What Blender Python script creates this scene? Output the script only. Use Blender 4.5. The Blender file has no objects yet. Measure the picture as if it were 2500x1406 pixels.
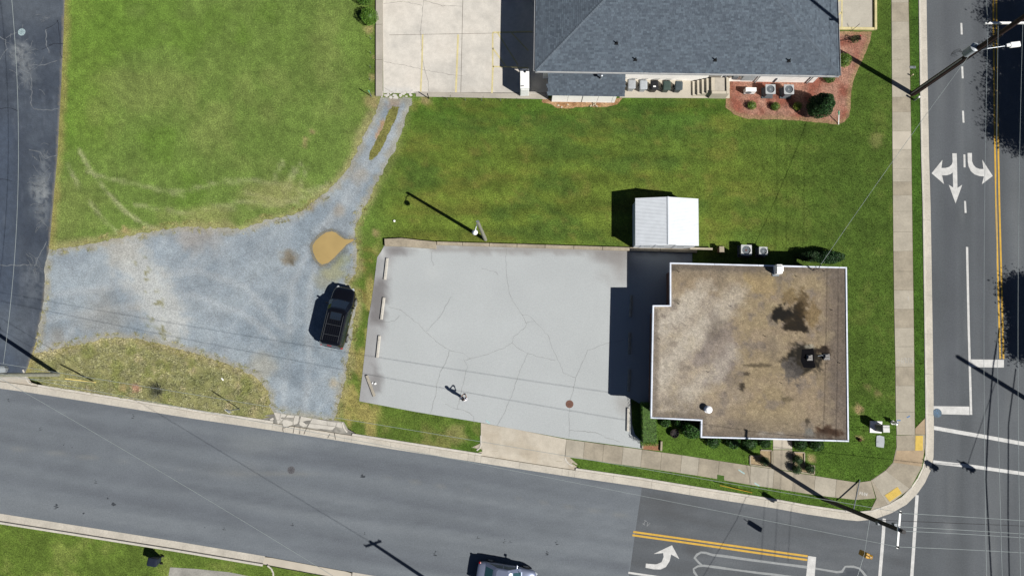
import bpy, bmesh, math, random
import numpy as np
from mathutils import Vector, Matrix
from mathutils.geometry import delaunay_2d_cdt

random.seed(7); rng = np.random.default_rng(7)
scn = bpy.context.scene
COL = scn.collection
R = math.radians

# ------------------------------------------------------------------ camera, sky, sun, exposure
CAM_H, TILT, FPX = 58.0, R(6.5), 1766.0        # height, tilt from straight down, focal length for a 2500 px wide picture
cam_d = bpy.data.cameras.new('camera'); cam = bpy.data.objects.new('camera', cam_d); COL.objects.link(cam)
cam.location = (0, 0, CAM_H); cam.rotation_euler = (TILT, 0, 0)
cam_d.sensor_fit = 'HORIZONTAL'; cam_d.sensor_width = 36.0; cam_d.lens = FPX / 2500 * 36.0
cam_d.clip_start = 0.5; cam_d.clip_end = 2000
scn.camera = cam
SUN_EL, SH_AZ = R(45), R(32.5)                 # shadows fall to the left and a little up
sun_dir = Vector((math.cos(SH_AZ) * math.cos(SUN_EL), -math.sin(SH_AZ) * math.cos(SUN_EL), math.sin(SUN_EL)))
wld = bpy.data.worlds.new('World'); scn.world = wld; wld.use_nodes = True
wn = wld.node_tree; bg = wn.nodes['Background']; sky = wn.nodes.new('ShaderNodeTexSky')
sky.sky_type = 'NISHITA'; sky.sun_disc = False; sky.sun_elevation = SUN_EL
sky.sun_rotation = math.atan2(sun_dir.x, sun_dir.y); sky.air_density = 0.4; sky.dust_density = 0.2
wn.links.new(sky.outputs[0], bg.inputs[0]); bg.inputs[1].default_value = 0.05
sl = bpy.data.lights.new('sun', 'SUN'); sl.energy = 5.0; sl.angle = R(0.5); sl.color = (1.0, 0.965, 0.91)
so = bpy.data.objects.new('sun', sl); COL.objects.link(so); so.location = (60, -40, 80)
so.rotation_euler = (-sun_dir).to_track_quat('-Z', 'Y').to_euler()
scn.view_settings.view_transform = 'Standard'; scn.view_settings.look = 'None'
scn.view_settings.gamma = 1.0; scn.view_settings.use_curve_mapping = False
scn.view_settings.exposure = 0.5
GAIN = 1.78                                    # displayed value of a sunlit level surface of albedo 1

# ------------------------------------------------------------------ mapping and small maths
_ct, _st = math.cos(TILT), math.sin(TILT)
def P(px, py, z=0.0):
    """the point of the place at height z that the survey photograph shows at pixel (px, py)"""
    x = (px - 1250) / FPX; y = -(py - 703) / FPX
    dz = y * _st - _ct; s = (z - CAM_H) / dz
    return Vector((x * s, (y * _ct + _st) * s, z))
def Parr(px, py, z=0.0):
    px = np.asarray(px, float); py = np.asarray(py, float)
    x = (px - 1250) / FPX; y = -(py - 703) / FPX
    dz = y * _st - _ct; s = (z - CAM_H) / dz
    return x * s, (y * _ct + _st) * s
def pix(X, Y, Z=0.0):
    X = np.asarray(X, float); Y = np.asarray(Y, float); v = Z - CAM_H
    yc = Y * _ct + v * _st; zc = -Y * _st + v * _ct
    return 1250 - FPX * X / zc, 703 + FPX * yc / zc
def lin(c):
    c = np.asarray(c, float) / 255.0
    return np.where(c <= 0.04045, c / 12.92, ((c + 0.055) / 1.055) ** 2.4)
def A(*c):                                     # base colour that a sunlit level surface needs to show this sRGB value
    return tuple(float(q) for q in lin(c[0] if len(c) == 1 else c) / GAIN)
def vnoise(x, y, seed=0):
    x = np.asarray(x, float) + seed * 17.31; y = np.asarray(y, float) + seed * 9.77
    xi = np.floor(x).astype(np.int64); yi = np.floor(y).astype(np.int64); fx = x - xi; fy = y - yi
    fx = fx * fx * (3 - 2 * fx); fy = fy * fy * (3 - 2 * fy)
    def h(a, b):
        n = (a * 374761393 + b * 668265263 + seed * 974711) & 0x7fffffff
        n = ((n ^ (n >> 13)) * 1274126177) & 0x7fffffff
        return ((n ^ (n >> 16)) & 0xffff) / 65535.0
    a = h(xi, yi); b = h(xi + 1, yi); c = h(xi, yi + 1); d = h(xi + 1, yi + 1)
    return (a * (1 - fx) + b * fx) * (1 - fy) + (c * (1 - fx) + d * fx) * fy
def fbm(x, y, seed=0, n=4):
    s = 0; a = 0.5; t = 0
    for i in range(n):
        s = s + a * vnoise(x * 2 ** i, y * 2 ** i, seed + i * 3); t += a; a *= 0.55
    return s / t
def sm(a, b, x):
    t = np.clip((np.asarray(x, float) - a) / (b - a), 0, 1); return t * t * (3 - 2 * t)
def inside(poly, x, y):
    x = np.asarray(x, float); y = np.asarray(y, float); r = np.zeros(x.shape, bool); n = len(poly)
    for i in range(n):
        x0, y0 = poly[i]; x1, y1 = poly[(i + 1) % n]
        if y0 == y1: continue
        c = ((y0 > y) != (y1 > y)) & (x < (x1 - x0) * (y - y0) / (y1 - y0) + x0); r ^= c
    return r
def dist_line(pts, x, y, closed=False):
    x = np.asarray(x, float); y = np.asarray(y, float); d = np.full(x.shape, 1e9)
    pp = list(pts) + ([pts[0]] if closed else [])
    for (x0, y0), (x1, y1) in zip(pp, pp[1:]):
        dx, dy = x1 - x0, y1 - y0; L = dx * dx + dy * dy + 1e-9
        t = np.clip(((x - x0) * dx + (y - y0) * dy) / L, 0, 1)
        d = np.minimum(d, np.hypot(x - x0 - t * dx, y - y0 - t * dy))
    return d
def blob(px, py, cx, cy, r, soft=0.5, seed=1, ry=None):
    ry = ry or r
    q = np.hypot((px - cx) / r, (py - cy) / ry) + (fbm(px / (r * .6), py / (r * .6), seed) - .5) * 1.1
    return 1 - sm(1 - soft, 1 + soft * .4, q)
def ragged(px, py, cx, cy, r, soft=0.3, seed=1, ry=None):
    ry = ry or r
    q = np.hypot((px - cx) / r, (py - cy) / ry) + (fbm(px / (r * .45), py / (r * .45), seed) - .5) * 1.3 + (fbm(px / 7, py / 7, seed + 5, 3) - .5) * .7
    return 1 - sm(1 - soft, 1 + soft * .4, q)
def mixc(c, col, w):
    w = np.clip(w, 0, 1)[:, None]; return c * (1 - w) + np.array(col, float) * w

# ------------------------------------------------------------------ materials
MATS = {}
def nodes_of(m):
    m.use_nodes = True; nt = m.node_tree
    return nt, nt.nodes, nt.links, nt.nodes['Principled BSDF']
def noise_val(nt, scale, detail=3, lo=0.7, hi=1.3, coord=None, stretch=None):
    N, L = nt.nodes, nt.links
    co = coord or N.new('ShaderNodeNewGeometry').outputs['Position']
    if stretch:
        mp = N.new('ShaderNodeMapping'); mp.inputs['Scale'].default_value = stretch; L.new(co, mp.inputs[0]); co = mp.outputs[0]
    t = N.new('ShaderNodeTexNoise'); t.inputs['Scale'].default_value = scale; t.inputs['Detail'].default_value = detail
    L.new(co, t.inputs['Vector'])
    r = N.new('ShaderNodeMapRange'); r.inputs[1].default_value = 0.3; r.inputs[2].default_value = 0.7
    r.inputs[3].default_value = lo; r.inputs[4].default_value = hi; L.new(t.outputs['Fac'], r.inputs[0])
    return r.outputs[0]
def mul(nt, a, b):
    m = nt.nodes.new('ShaderNodeMath'); m.operation = 'MULTIPLY'; nt.links.new(a, m.inputs[0]); nt.links.new(b, m.inputs[1]); return m.outputs[0]
def mat(name, color=None, rough=0.8, metal=0.0, noises=((3, .9, 1.1),), bump=0.0, bump_scale=30, attr=None, local=False, spec=0.3, coat=0.0, emit=None):
    """procedural material: a colour (or the mesh's own colour attribute) broken up by noises (scale, low, high) and a fine relief"""
    if name in MATS: return MATS[name]
    m = bpy.data.materials.new(name); nt, N, L, b = nodes_of(m)
    co = N.new('ShaderNodeTexCoord').outputs['Object'] if local else None
    f = None
    for s, lo, hi in noises:
        v = noise_val(nt, s, 3, lo, hi, co); f = v if f is None else mul(nt, f, v)
    if attr:
        a = N.new('ShaderNodeAttribute'); a.attribute_name = attr; src = a.outputs['Color']
    else:
        c = N.new('ShaderNodeRGB'); c.outputs[0].default_value = (*color, 1); src = c.outputs[0]
    if f is not None:
        vm = N.new('ShaderNodeVectorMath'); vm.operation = 'SCALE'; L.new(src, vm.inputs[0]); L.new(f, vm.inputs['Scale']); src = vm.outputs[0]
    L.new(src, b.inputs['Base Color'])
    b.inputs['Roughness'].default_value = rough; b.inputs['Metallic'].default_value = metal
    b.inputs['Specular IOR Level'].default_value = spec
    if coat: b.inputs['Coat Weight'].default_value = coat; b.inputs['Coat Roughness'].default_value = 0.05
    if bump:
        v = noise_val(nt, bump_scale, 2, 0, 1, co); bp = N.new('ShaderNodeBump'); bp.inputs['Strength'].default_value = bump
        bp.inputs['Distance'].default_value = 0.03; L.new(v, bp.inputs['Height']); L.new(bp.outputs[0], b.inputs['Normal'])
    MATS[name] = m; return m
def glass(name, tint, rough=0.05):
    if name in MATS: return MATS[name]
    m = bpy.data.materials.new(name); nt, N, L, b = nodes_of(m)
    b.inputs['Base Color'].default_value = (*tint, 1); b.inputs['Roughness'].default_value = rough
    b.inputs['Specular IOR Level'].default_value = 0.8; b.inputs['Coat Weight'].default_value = 0.6
    MATS[name] = m; return m

m_lawn = mat('lawn', attr='Col', rough=.95, noises=((9, .66, 1.34), (18, .75, 1.25), (2.2, .88, 1.12)), bump=.6, bump_scale=25, spec=.1)
m_tuft = mat('grass_blades', attr='Col', rough=.9, noises=((14, .7, 1.35),), spec=.15)
m_asph = mat('asphalt', attr='Col', rough=.9, noises=((24, .82, 1.18), (10, .92, 1.08), (5, .96, 1.04)), bump=.25, bump_scale=60)
m_lot = mat('lot_asphalt', attr='Col', rough=.9, noises=((10, .95, 1.05), (26, .90, 1.10)), bump=.12, bump_scale=70)
m_grav = mat('gravel', attr='Col', rough=.95, noises=((12, .78, 1.24), (30, .76, 1.24)), bump=.5, bump_scale=30)
m_conc = mat('concrete', attr='Col', rough=.88, noises=((3, .94, 1.06), (14, .93, 1.07), (1, .95, 1.05)), bump=.15, bump_scale=50)
m_roofg = mat('roof_gravel', attr='Col', rough=.95, noises=((9, .8, 1.22), (26, .64, 1.40)), bump=.4, bump_scale=30)
m_mulch = mat('mulch', attr='Col', rough=.95, noises=((8, .7, 1.35), (20, .6, 1.45)), bump=1, bump_scale=25)
m_shing = mat('shingles', attr='Col', rough=.85, noises=((18, .9, 1.1), (1.2, .95, 1.05)), bump=.2, bump_scale=60)
m_leaf = mat('leaves', attr='Col', rough=.6, noises=((6, .75, 1.25),), spec=.3)
m_kerb = mat('kerb_concrete', A(226, 220, 208), .85, noises=((1.1, .88, 1.1), (9, .9, 1.08), (30, .93, 1.07)), bump=.2, bump_scale=40)
m_gut = mat('gutter_concrete', A(220, 213, 199), .88, noises=((.9, .86, 1.08), (7, .9, 1.08), (30, .93, 1.07)), bump=.2, bump_scale=40)
m_gdirt = mat('gutter_dirt', A(150, 140, 122), .95, noises=((1.5, .6, 1.25), (9, .8, 1.2)))
m_walk = mat('walk_concrete', A(194, 186, 169), .88, noises=((.8, .86, 1.1), (6, .93, 1.07), (25, .94, 1.06)), bump=.15, bump_scale=45)
m_walkB = mat('walk_concrete_brown', A(182, 172, 153), .88, noises=((.9, .8, 1.14), (6, .92, 1.08), (25, .94, 1.06)), bump=.15, bump_scale=45)
m_walkC = mat('walk_concrete_new', A(216, 207, 190), .85, noises=((.8, .92, 1.06), (20, .95, 1.05)), bump=.12, bump_scale=45)
m_white = mat('white_paint', (.78, .78, .76), .6, noises=((5, .93, 1.05), (40, .93, 1.05)))
m_wmark = mat('road_white', A(238, 238, 235), .7, noises=((2.5, .82, 1.06), (18, .84, 1.08)))
m_ymark = mat('road_yellow', A(238, 190, 70), .7, noises=((2.5, .84, 1.06), (18, .86, 1.08)))
m_ypale = mat('lot_yellow', A(242, 228, 172), .7, noises=((2.5, .84, 1.06), (18, .86, 1.08)))
m_tact = mat('tactile_yellow', A(240, 205, 95), .7, noises=((4, .88, 1.08), (30, .86, 1.1)))
m_dark = mat('dark_rubber', (.012, .012, .013), .7)
m_black = mat('black_metal', (.012, .013, .015), .45, .2)
m_wood = mat('creosote_wood', A(66, 46, 42), .75, noises=((6, .7, 1.2), (30, .8, 1.2)), bump=.3)
m_woodg = mat('grey_wood', A(158, 158, 142), .85, noises=((6, .8, 1.15), (30, .85, 1.15)), bump=.3)
m_galv = mat('galvanised', A(176, 182, 188), .45, .6, noises=((6, .9, 1.1),))
m_grey = mat('grey_metal', A(140, 147, 153), .55, .2, noises=((6, .9, 1.1),))
m_wire = mat('wire', A(190, 200, 200), .5, .3, noises=((2, .9, 1.1),))
m_wireb = mat('wire_black', (.015, .015, .018), .7)
m_stem = mat('stem', (.06, .045, .03), .9)

# ------------------------------------------------------------------ mesh building
MW = {}                                        # world matrices of the roots
def tag(o, label=None, cat=None, group=None, kind=None):
    if label: o['label'] = label
    if cat: o['category'] = cat
    if group: o['group'] = group
    if kind: o['kind'] = kind
    return o
def thing(name, label, cat, loc=(0, 0, 0), rz=0.0, group=None):
    o = bpy.data.objects.new(name, None); COL.objects.link(o); o.location = loc; o.rotation_euler = (0, 0, rz)
    o.empty_display_size = .2; MW[o] = Matrix.Translation(Vector(loc)) @ Matrix.Rotation(rz, 4, 'Z')
    return tag(o, label, cat, group)
def struct(name):
    o = bpy.data.objects.new(name, None); COL.objects.link(o); MW[o] = Matrix.Identity(4); o['kind'] = 'structure'; return o
class MB:
    def __init__(s): s.v = []; s.f = []; s.m = []; s.c = None
    def add(s, vs, fs, mi=0):
        k = len(s.v); s.v += [tuple(q) for q in vs]; s.f += [tuple(k + i for i in f) for f in fs]; s.m += [mi] * len(fs); return s
    def hexa(s, b, t, mi=0):                   # four points below, four above, counter-clockwise
        return s.add(list(b) + list(t), [(3, 2, 1, 0), (4, 5, 6, 7), (0, 1, 5, 4), (1, 2, 6, 5), (2, 3, 7, 6), (3, 0, 4, 7)], mi)
    def box(s, x0, y0, z0, x1, y1, z1, mi=0):
        return s.hexa([(x0, y0, z0), (x1, y0, z0), (x1, y1, z0), (x0, y1, z0)], [(x0, y0, z1), (x1, y0, z1), (x1, y1, z1), (x0, y1, z1)], mi)
    def cbox(s, c, d, rz=0, mi=0, taper=1.0):
        ca, sa = math.cos(rz), math.sin(rz); hx, hy, hz = d[0] / 2, d[1] / 2, d[2] / 2
        def q(x, y, z): return (c[0] + x * ca - y * sa, c[1] + x * sa + y * ca, c[2] + z)
        b = [q(-hx, -hy, -hz), q(hx, -hy, -hz), q(hx, hy, -hz), q(-hx, hy, -hz)]; k = taper
        t = [q(-hx * k, -hy * k, hz), q(hx * k, -hy * k, hz), q(hx * k, hy * k, hz), q(-hx * k, hy * k, hz)]
        return s.hexa(b, t, mi)
    def prism(s, poly, z0, z1, mi=0, bottom=False):
        n = len(poly); a = sum(poly[i][0] * poly[(i + 1) % n][1] - poly[(i + 1) % n][0] * poly[i][1] for i in range(n))
        if a < 0: poly = poly[::-1]
        vs = [(p[0], p[1], z0) for p in poly] + [(p[0], p[1], z1) for p in poly]
        fs = [tuple(range(n, 2 * n))] + [(i, (i + 1) % n, n + (i + 1) % n, n + i) for i in range(n)]
        if bottom: fs.append(tuple(range(n - 1, -1, -1)))
        return s.add(vs, fs, mi)
    def tube(s, pts, r, n=8, mi=0, cap=True):
        pts = [Vector(p) for p in pts]; rr = r if hasattr(r, '__len__') else [r] * len(pts); vs = []; fs = []
        for i, p in enumerate(pts):
            d = (pts[min(i + 1, len(pts) - 1)] - pts[max(i - 1, 0)]).normalized()
            u = d.cross(Vector((0, 0, 1))) if abs(d.z) < .9 else d.cross(Vector((0, 1, 0)))
            u.normalize(); w = d.cross(u)
            for k in range(n):
                a = 2 * math.pi * k / n; vs.append(p + (u * math.cos(a) + w * math.sin(a)) * rr[i])
        for i in range(len(pts) - 1):
            for k in range(n): fs.append((i * n + k, (i + 1) * n + k, (i + 1) * n + (k + 1) % n, i * n + (k + 1) % n))
        if cap: fs.append(tuple(range(n))); fs.append(tuple(range(len(pts) * n - 1, (len(pts) - 1) * n - 1, -1)))
        return s.add(vs, fs, mi)
    def lathe(s, prof, c=(0, 0, 0), n=16, mi=0):
        vs = []; fs = []
        for r, z in prof:
            for k in range(n): a = 2 * math.pi * k / n; vs.append((c[0] + r * math.cos(a), c[1] + r * math.sin(a), c[2] + z))
        for i in range(len(prof) - 1):
            for k in range(n): fs.append((i * n + k, i * n + (k + 1) % n, (i + 1) * n + (k + 1) % n, (i + 1) * n + k))
        fs.append(tuple(range(n - 1, -1, -1))); fs.append(tuple(range((len(prof) - 1) * n, len(prof) * n)))
        return s.add(vs, fs, mi)
    def loft(s, rings, mi=0, cap=True, mis=None):        # rings of equal length, counter-clockwise seen from the first ring's outside
        n = len(rings[0]); vs = [p for r in rings for p in r]; fs = []
        for i in range(len(rings) - 1):
            for k in range(n): fs.append((i * n + k, (i + 1) * n + k, (i + 1) * n + (k + 1) % n, i * n + (k + 1) % n))
        if cap: fs.append(tuple(range(n))); fs.append(tuple(range(len(rings) * n - 1, (len(rings) - 1) * n - 1, -1)))
        s.add(vs, fs, mi)
        if mis:
            m0 = len(s.m) - len(fs)
            for i in range((len(rings) - 1) * n): s.m[m0 + i] = mis.get(i % n, mi)
        return s
    def build(s, name, m, parent=None, world=False, smooth=False, bevel=0.0, colors=None, fix=True):
        me = bpy.data.meshes.new(name); v = s.v
        if world and parent is not None:
            iv = MW[parent].inverted(); v = [iv @ Vector(p) for p in v]
        me.from_pydata([tuple(p) for p in v], [], s.f)
        for q in (m if isinstance(m, (list, tuple)) else [m]): me.materials.append(q)
        if any(s.m): me.polygons.foreach_set('material_index', s.m)
        if colors is not None:
            at = me.color_attributes.new('Col', 'FLOAT_COLOR', 'POINT'); c4 = np.ones((len(v), 4)); c4[:, :3] = colors
            at.data.foreach_set('color', c4.ravel())
        if fix and len(s.f) < 6000:
            bm = bmesh.new(); bm.from_mesh(me); bmesh.ops.recalc_face_normals(bm, faces=bm.faces); bm.to_mesh(me); bm.free()
        if smooth: me.polygons.foreach_set('use_smooth', [True] * len(me.polygons))
        o = bpy.data.objects.new(name, me); COL.objects.link(o)
        if parent is not None: o.parent = parent; MW[o] = MW[parent]
        else: MW[o] = Matrix.Identity(4)
        if bevel:
            b = o.modifiers.new('bevel', 'BEVEL'); b.width = bevel; b.segments = 2; b.limit_method = 'ANGLE'; b.angle_limit = R(35)
        return o
def copy_tree(o, parent=None):
    c = o.copy(); COL.objects.link(c)
    if parent is not None: c.parent = parent
    for ch in [q for q in bpy.data.objects if q.parent == o and q != c]: copy_tree(ch, c)
    return c
def place(root, loc, rz, label=None):
    root.location = loc; root.rotation_euler = (0, 0, rz)
    if label: root['label'] = label
    return root

def sheet(name, poly, z, m, rgb, step=10, margin=(-60, 2560, -60, 1466), zf=None, jag=0, parent=None, coarse=60):
    """a level sheet bounded by a traced outline, tessellated so that it can carry its own colours"""
    pl = []
    for i in range(len(poly)):
        a = np.array(poly[i], float); b = np.array(poly[(i + 1) % len(poly)], float)
        n = max(1, int(np.hypot(*(b - a)) / (step * (1.0 if jag else 3))))
        n = min(n, 120)
        for k in range(n):
            q = a + (b - a) * k / n
            if jag and -80 < q[0] < 2580 and -80 < q[1] < 1500:
                q = q + (np.array([fbm(q[0] / 9., q[1] / 9., 5), fbm(q[0] / 9., q[1] / 9., 9)]) - .5) * jag * 2
            pl.append((float(q[0]), float(q[1])))
    xs = [p[0] for p in pl]; ys = [p[1] for p in pl]
    def grid(x0, x1, y0, y1, st):
        if x1 <= x0 or y1 <= y0: return np.zeros((0, 2))
        gx, gy = np.meshgrid(np.arange(x0 + st * .37, x1, st), np.arange(y0 + st * .41, y1, st)); return np.stack([gx.ravel(), gy.ravel()], 1)
    g = grid(max(min(xs), margin[0]), min(max(xs), margin[1]), max(min(ys), margin[2]), min(max(ys), margin[3]), step)
    g2 = grid(min(xs), max(xs), min(ys), max(ys), coarse)
    if len(g2):
        inm = (g2[:, 0] > margin[0]) & (g2[:, 0] < margin[1]) & (g2[:, 1] > margin[2]) & (g2[:, 1] < margin[3]); g2 = g2[~inm]
    g = np.concatenate([g, g2])
    if len(g): g = g[inside(pl, g[:, 0], g[:, 1])]
    pts = np.concatenate([np.array(pl), g]); nb = len(pl)
    a = sum(pl[i][0] * pl[(i + 1) % nb][1] - pl[(i + 1) % nb][0] * pl[i][1] for i in range(nb))
    order = list(range(nb)) if a > 0 else list(range(nb - 1, -1, -1))
    r = delaunay_2d_cdt([Vector((p[0], -p[1])) for p in pts], [], [order[::-1]], 1, 1e-4)
    q = np.array([(v[0], -v[1]) for v in r[0]])
    X, Y = Parr(q[:, 0], q[:, 1], z); Z = np.full(len(q), z) if zf is None else zf(q[:, 0], q[:, 1])
    b = MB(); b.v = list(zip(X.tolist(), Y.tolist(), np.asarray(Z).tolist())); b.f = [tuple(f) for f in r[2]]; b.m = [0] * len(b.f)
    c = lin(np.clip(rgb(q[:, 0], q[:, 1]), 0, 255)) / GAIN
    o = b.build(name, m, parent, colors=c, fix=False)
    return o
def flat(px, py, c): return np.tile(np.array(c, float), (len(px), 1))
def strip(b, pts, w, z, mi=0):
    """a flat ribbon of width w metres along pixel points, at height z"""
    q = [P(x, y, z) for x, y in pts]; L = []; Rr = []
    for i, p in enumerate(q):
        d = (q[min(i + 1, len(q) - 1)] - q[max(i - 1, 0)]); d.z = 0; d.normalize(); n = Vector((-d.y, d.x, 0))
        ww = w[i] if hasattr(w, '__len__') else w
        L.append(p + n * ww / 2); Rr.append(p - n * ww / 2)
    n = len(q); b.add(L + Rr, [(n + i, n + i + 1, i + 1, i) for i in range(n - 1)], mi); return b
def polysheet(b, pts, z, mi=0):
    q = [P(x, y, z) for x, y in pts]; n = len(q)
    a = sum(q[i].x * q[(i + 1) % n].y - q[(i + 1) % n].x * q[i].y for i in range(n))
    b.add(q, [tuple(range(n)) if a > 0 else tuple(range(n - 1, -1, -1))], mi); return b
# ------------------------------------------------------------------ traced outlines of the ground
ROAD_N = [(-700, 832), (-200, 915), (0, 948), (60, 956), (226, 982), (468, 1021), (645, 1047), (736, 1061), (857, 1080), (1094, 1117), (1267, 1144),
          (1371, 1160), (1558, 1187), (1698, 1210), (1890, 1240), (1966, 1254), (2060, 1268), (2095, 1271), (2134, 1267), (2176, 1252), (2213, 1231),
          (2240, 1204), (2258, 1178), (2272, 1148), (2279, 1115), (2280, 1062), (2279, 963), (2276, 753), (2272, 508), (2268, 376), (2266, 263), (2263, 79), (2262, 0), (2254, -500)]
ROAD_S = [(-700, 1135), (0, 1253), (205, 1285), (432, 1321), (647, 1357), (825, 1390), (933, 1408), (1500, 1500), (2000, 1580), (2140, 1620), (2200, 1680), (2230, 1800), (2235, 2000)]
def xy(pts, z=0.0): return [P(x, y, z) for x, y in pts]
def offs(pts, d):                              # to the left of travel, metres
    out = []
    for i, p in enumerate(pts):
        t = (pts[min(i + 1, len(pts) - 1)] - pts[max(i - 1, 0)]); t.z = 0; t.normalize()
        out.append(p + Vector((-t.y, t.x, 0)) * d)
    return out
def resample(pts, st):
    out = [pts[0]]
    for a, b in zip(pts, pts[1:]):
        n = max(1, int((b - a).length / st))
        out += [a + (b - a) * (k / n) for k in range(1, n + 1)]
    return out
RN = resample(xy(ROAD_N), 0.5); RS = resample(xy(ROAD_S), 0.5)[::-1]     # both travel with the lawn on the left
def to_px(pts):
    x, y = pix([p.x for p in pts], [p.y for p in pts]); return list(zip(np.atleast_1d(x).tolist(), np.atleast_1d(y).tolist()))
RNp = to_px(RN)
GAPS = [(-2000, 78), (650, 846), (1160, 1392)]
def in_gap(px, py): return py > 700 and any(a < px < b for a, b in GAPS) and py < 1200
LAWN_E = []
for p, (px, py), q7, q12 in zip(RN, RNp, offs(RN, .66), offs(RN, 1.12)):
    LAWN_E.append(q12 if in_gap(px, py) else q7)
LAWN_E = to_px(LAWN_E)[::2]
LAWN = [(-700, -500)] + [(x, y) for x, y in LAWN_E][::1]
LAWN = [(-700, LAWN_E[0][1])] + LAWN_E + [(2240, -500), (-700, -500)]
LANE = [(-700, -500), (160, -500), (158, 0), (155, 90), (150, 200), (143, 330), (141, 372), (135, 440), (128, 520), (121, 600), (114, 680), (106, 745), (97, 790), (88, 835), (78, 866),
        (70, 890), (62, 910), (40, 912), (-100, 902), (-700, 800)]
GRAVEL = [(112, 640), (121, 612), (150, 606), (184, 603), (250, 589), (334, 571), (447, 553), (520, 557), (579, 560), (625, 549), (642, 539), (673, 533), (733, 517), (767, 492), (820, 450),
          (849, 413), (870, 371), (886, 335), (917, 279), (928, 238), (1008, 238), (1005, 250), (990, 290), (967, 358), (931, 426), (899, 487), (876, 529), (866, 566), (868, 600), (873, 640), (868, 668),
          (848, 692), (868, 712), (872, 740), (860, 800), (853, 858), (848, 900), (832, 962), (823, 1008), (815, 1026), (740, 1018), (672, 1009), (661, 997), (655, 955), (630, 925), (579, 898),
          (487, 866), (395, 840), (329, 826), (263, 825), (184, 842), (105, 860), (84, 862), (92, 820), (101, 770), (108, 715)]
MIDGRASS = [(960, 258), (975, 261), (962, 300), (945, 335), (932, 366), (908, 393), (900, 389), (906, 366), (933, 318), (945, 278)]
PUDDLE = [(763, 600), (770, 588), (783, 576), (797, 567), (810, 565), (820, 568), (828, 575), (841, 584), (852, 585), (864, 583), (863, 588), (846, 597), (838, 606), (830, 614), (816, 629), (801, 642), (786, 646), (777, 640), (770, 629), (764, 615)]
LOT = [(938, 600), (1066, 598), (1240, 601), (1524, 608), (1690, 612), (1690, 640), (1660, 760), (1652, 985), (1562, 985), (1540, 972), (1543, 1036), (1550, 1060), (1566, 1076), (1566, 1095),
       (1519, 1088), (1382, 1070), (1240, 1044), (1173, 1031), (1015, 1005), (877, 979), (884, 920), (891, 858), (899, 779), (906, 740), (912, 700), (917, 660), (921, 628), (930, 615)]
CLOT = [(934, -400), (1420, -400), (1420, 190), (1340, 200), (1338, 243), (1010, 228), (936, 228), (935, 100)]
MULCH = [(1772, 190), (1772, 262), (1790, 278), (1815, 289), (1850, 292), (1900, 292), (1950, 295), (2000, 300), (2045, 305), (2062, 298), (2073, 284), (2077, 265), (2077, 235), (2083, 200), (2097, 165), (2113, 130), (2123, 105), (2129, 78), (2048, 77), (2000, 120), (1960, 190)]
BARE = [(1325, 240), (1520, 240), (1512, 250), (1500, 258), (1470, 262), (1440, 262), (1405, 263), (1385, 266), (1362, 264), (1345, 256), (1322, 249)]
WALK_L = [(2171, -500), (2174.5, 0), (2177, 370), (2179, 600), (2181, 750), (2184, 900), (2185, 1005), (2187, 1061)]
WALK_R = [(2206, -500), (2216, 0), (2222, 300), (2226, 600), (2229, 800), (2231, 1005), (2231.5, 1061)]
WALK_N = [(1382, 1071), (1566, 1096), (1664, 1110), (1832, 1136), (1889, 1144), (1987, 1160), (2089, 1177), (2126, 1172)]
WALK_S = [(1378, 1114), (1566, 1140), (1714, 1162), (1850, 1186), (1887, 1191), (1992, 1208), (2087, 1219), (2138, 1215)]
SLAWN_E = to_px(offs(RS, .66))[::2]
SLAWN = SLAWN_E + [(-700, 2000), (2200, 2000)]
SLAWN = [(2150, 2000)] + SLAWN_E + [(-700, 2000)]

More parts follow.
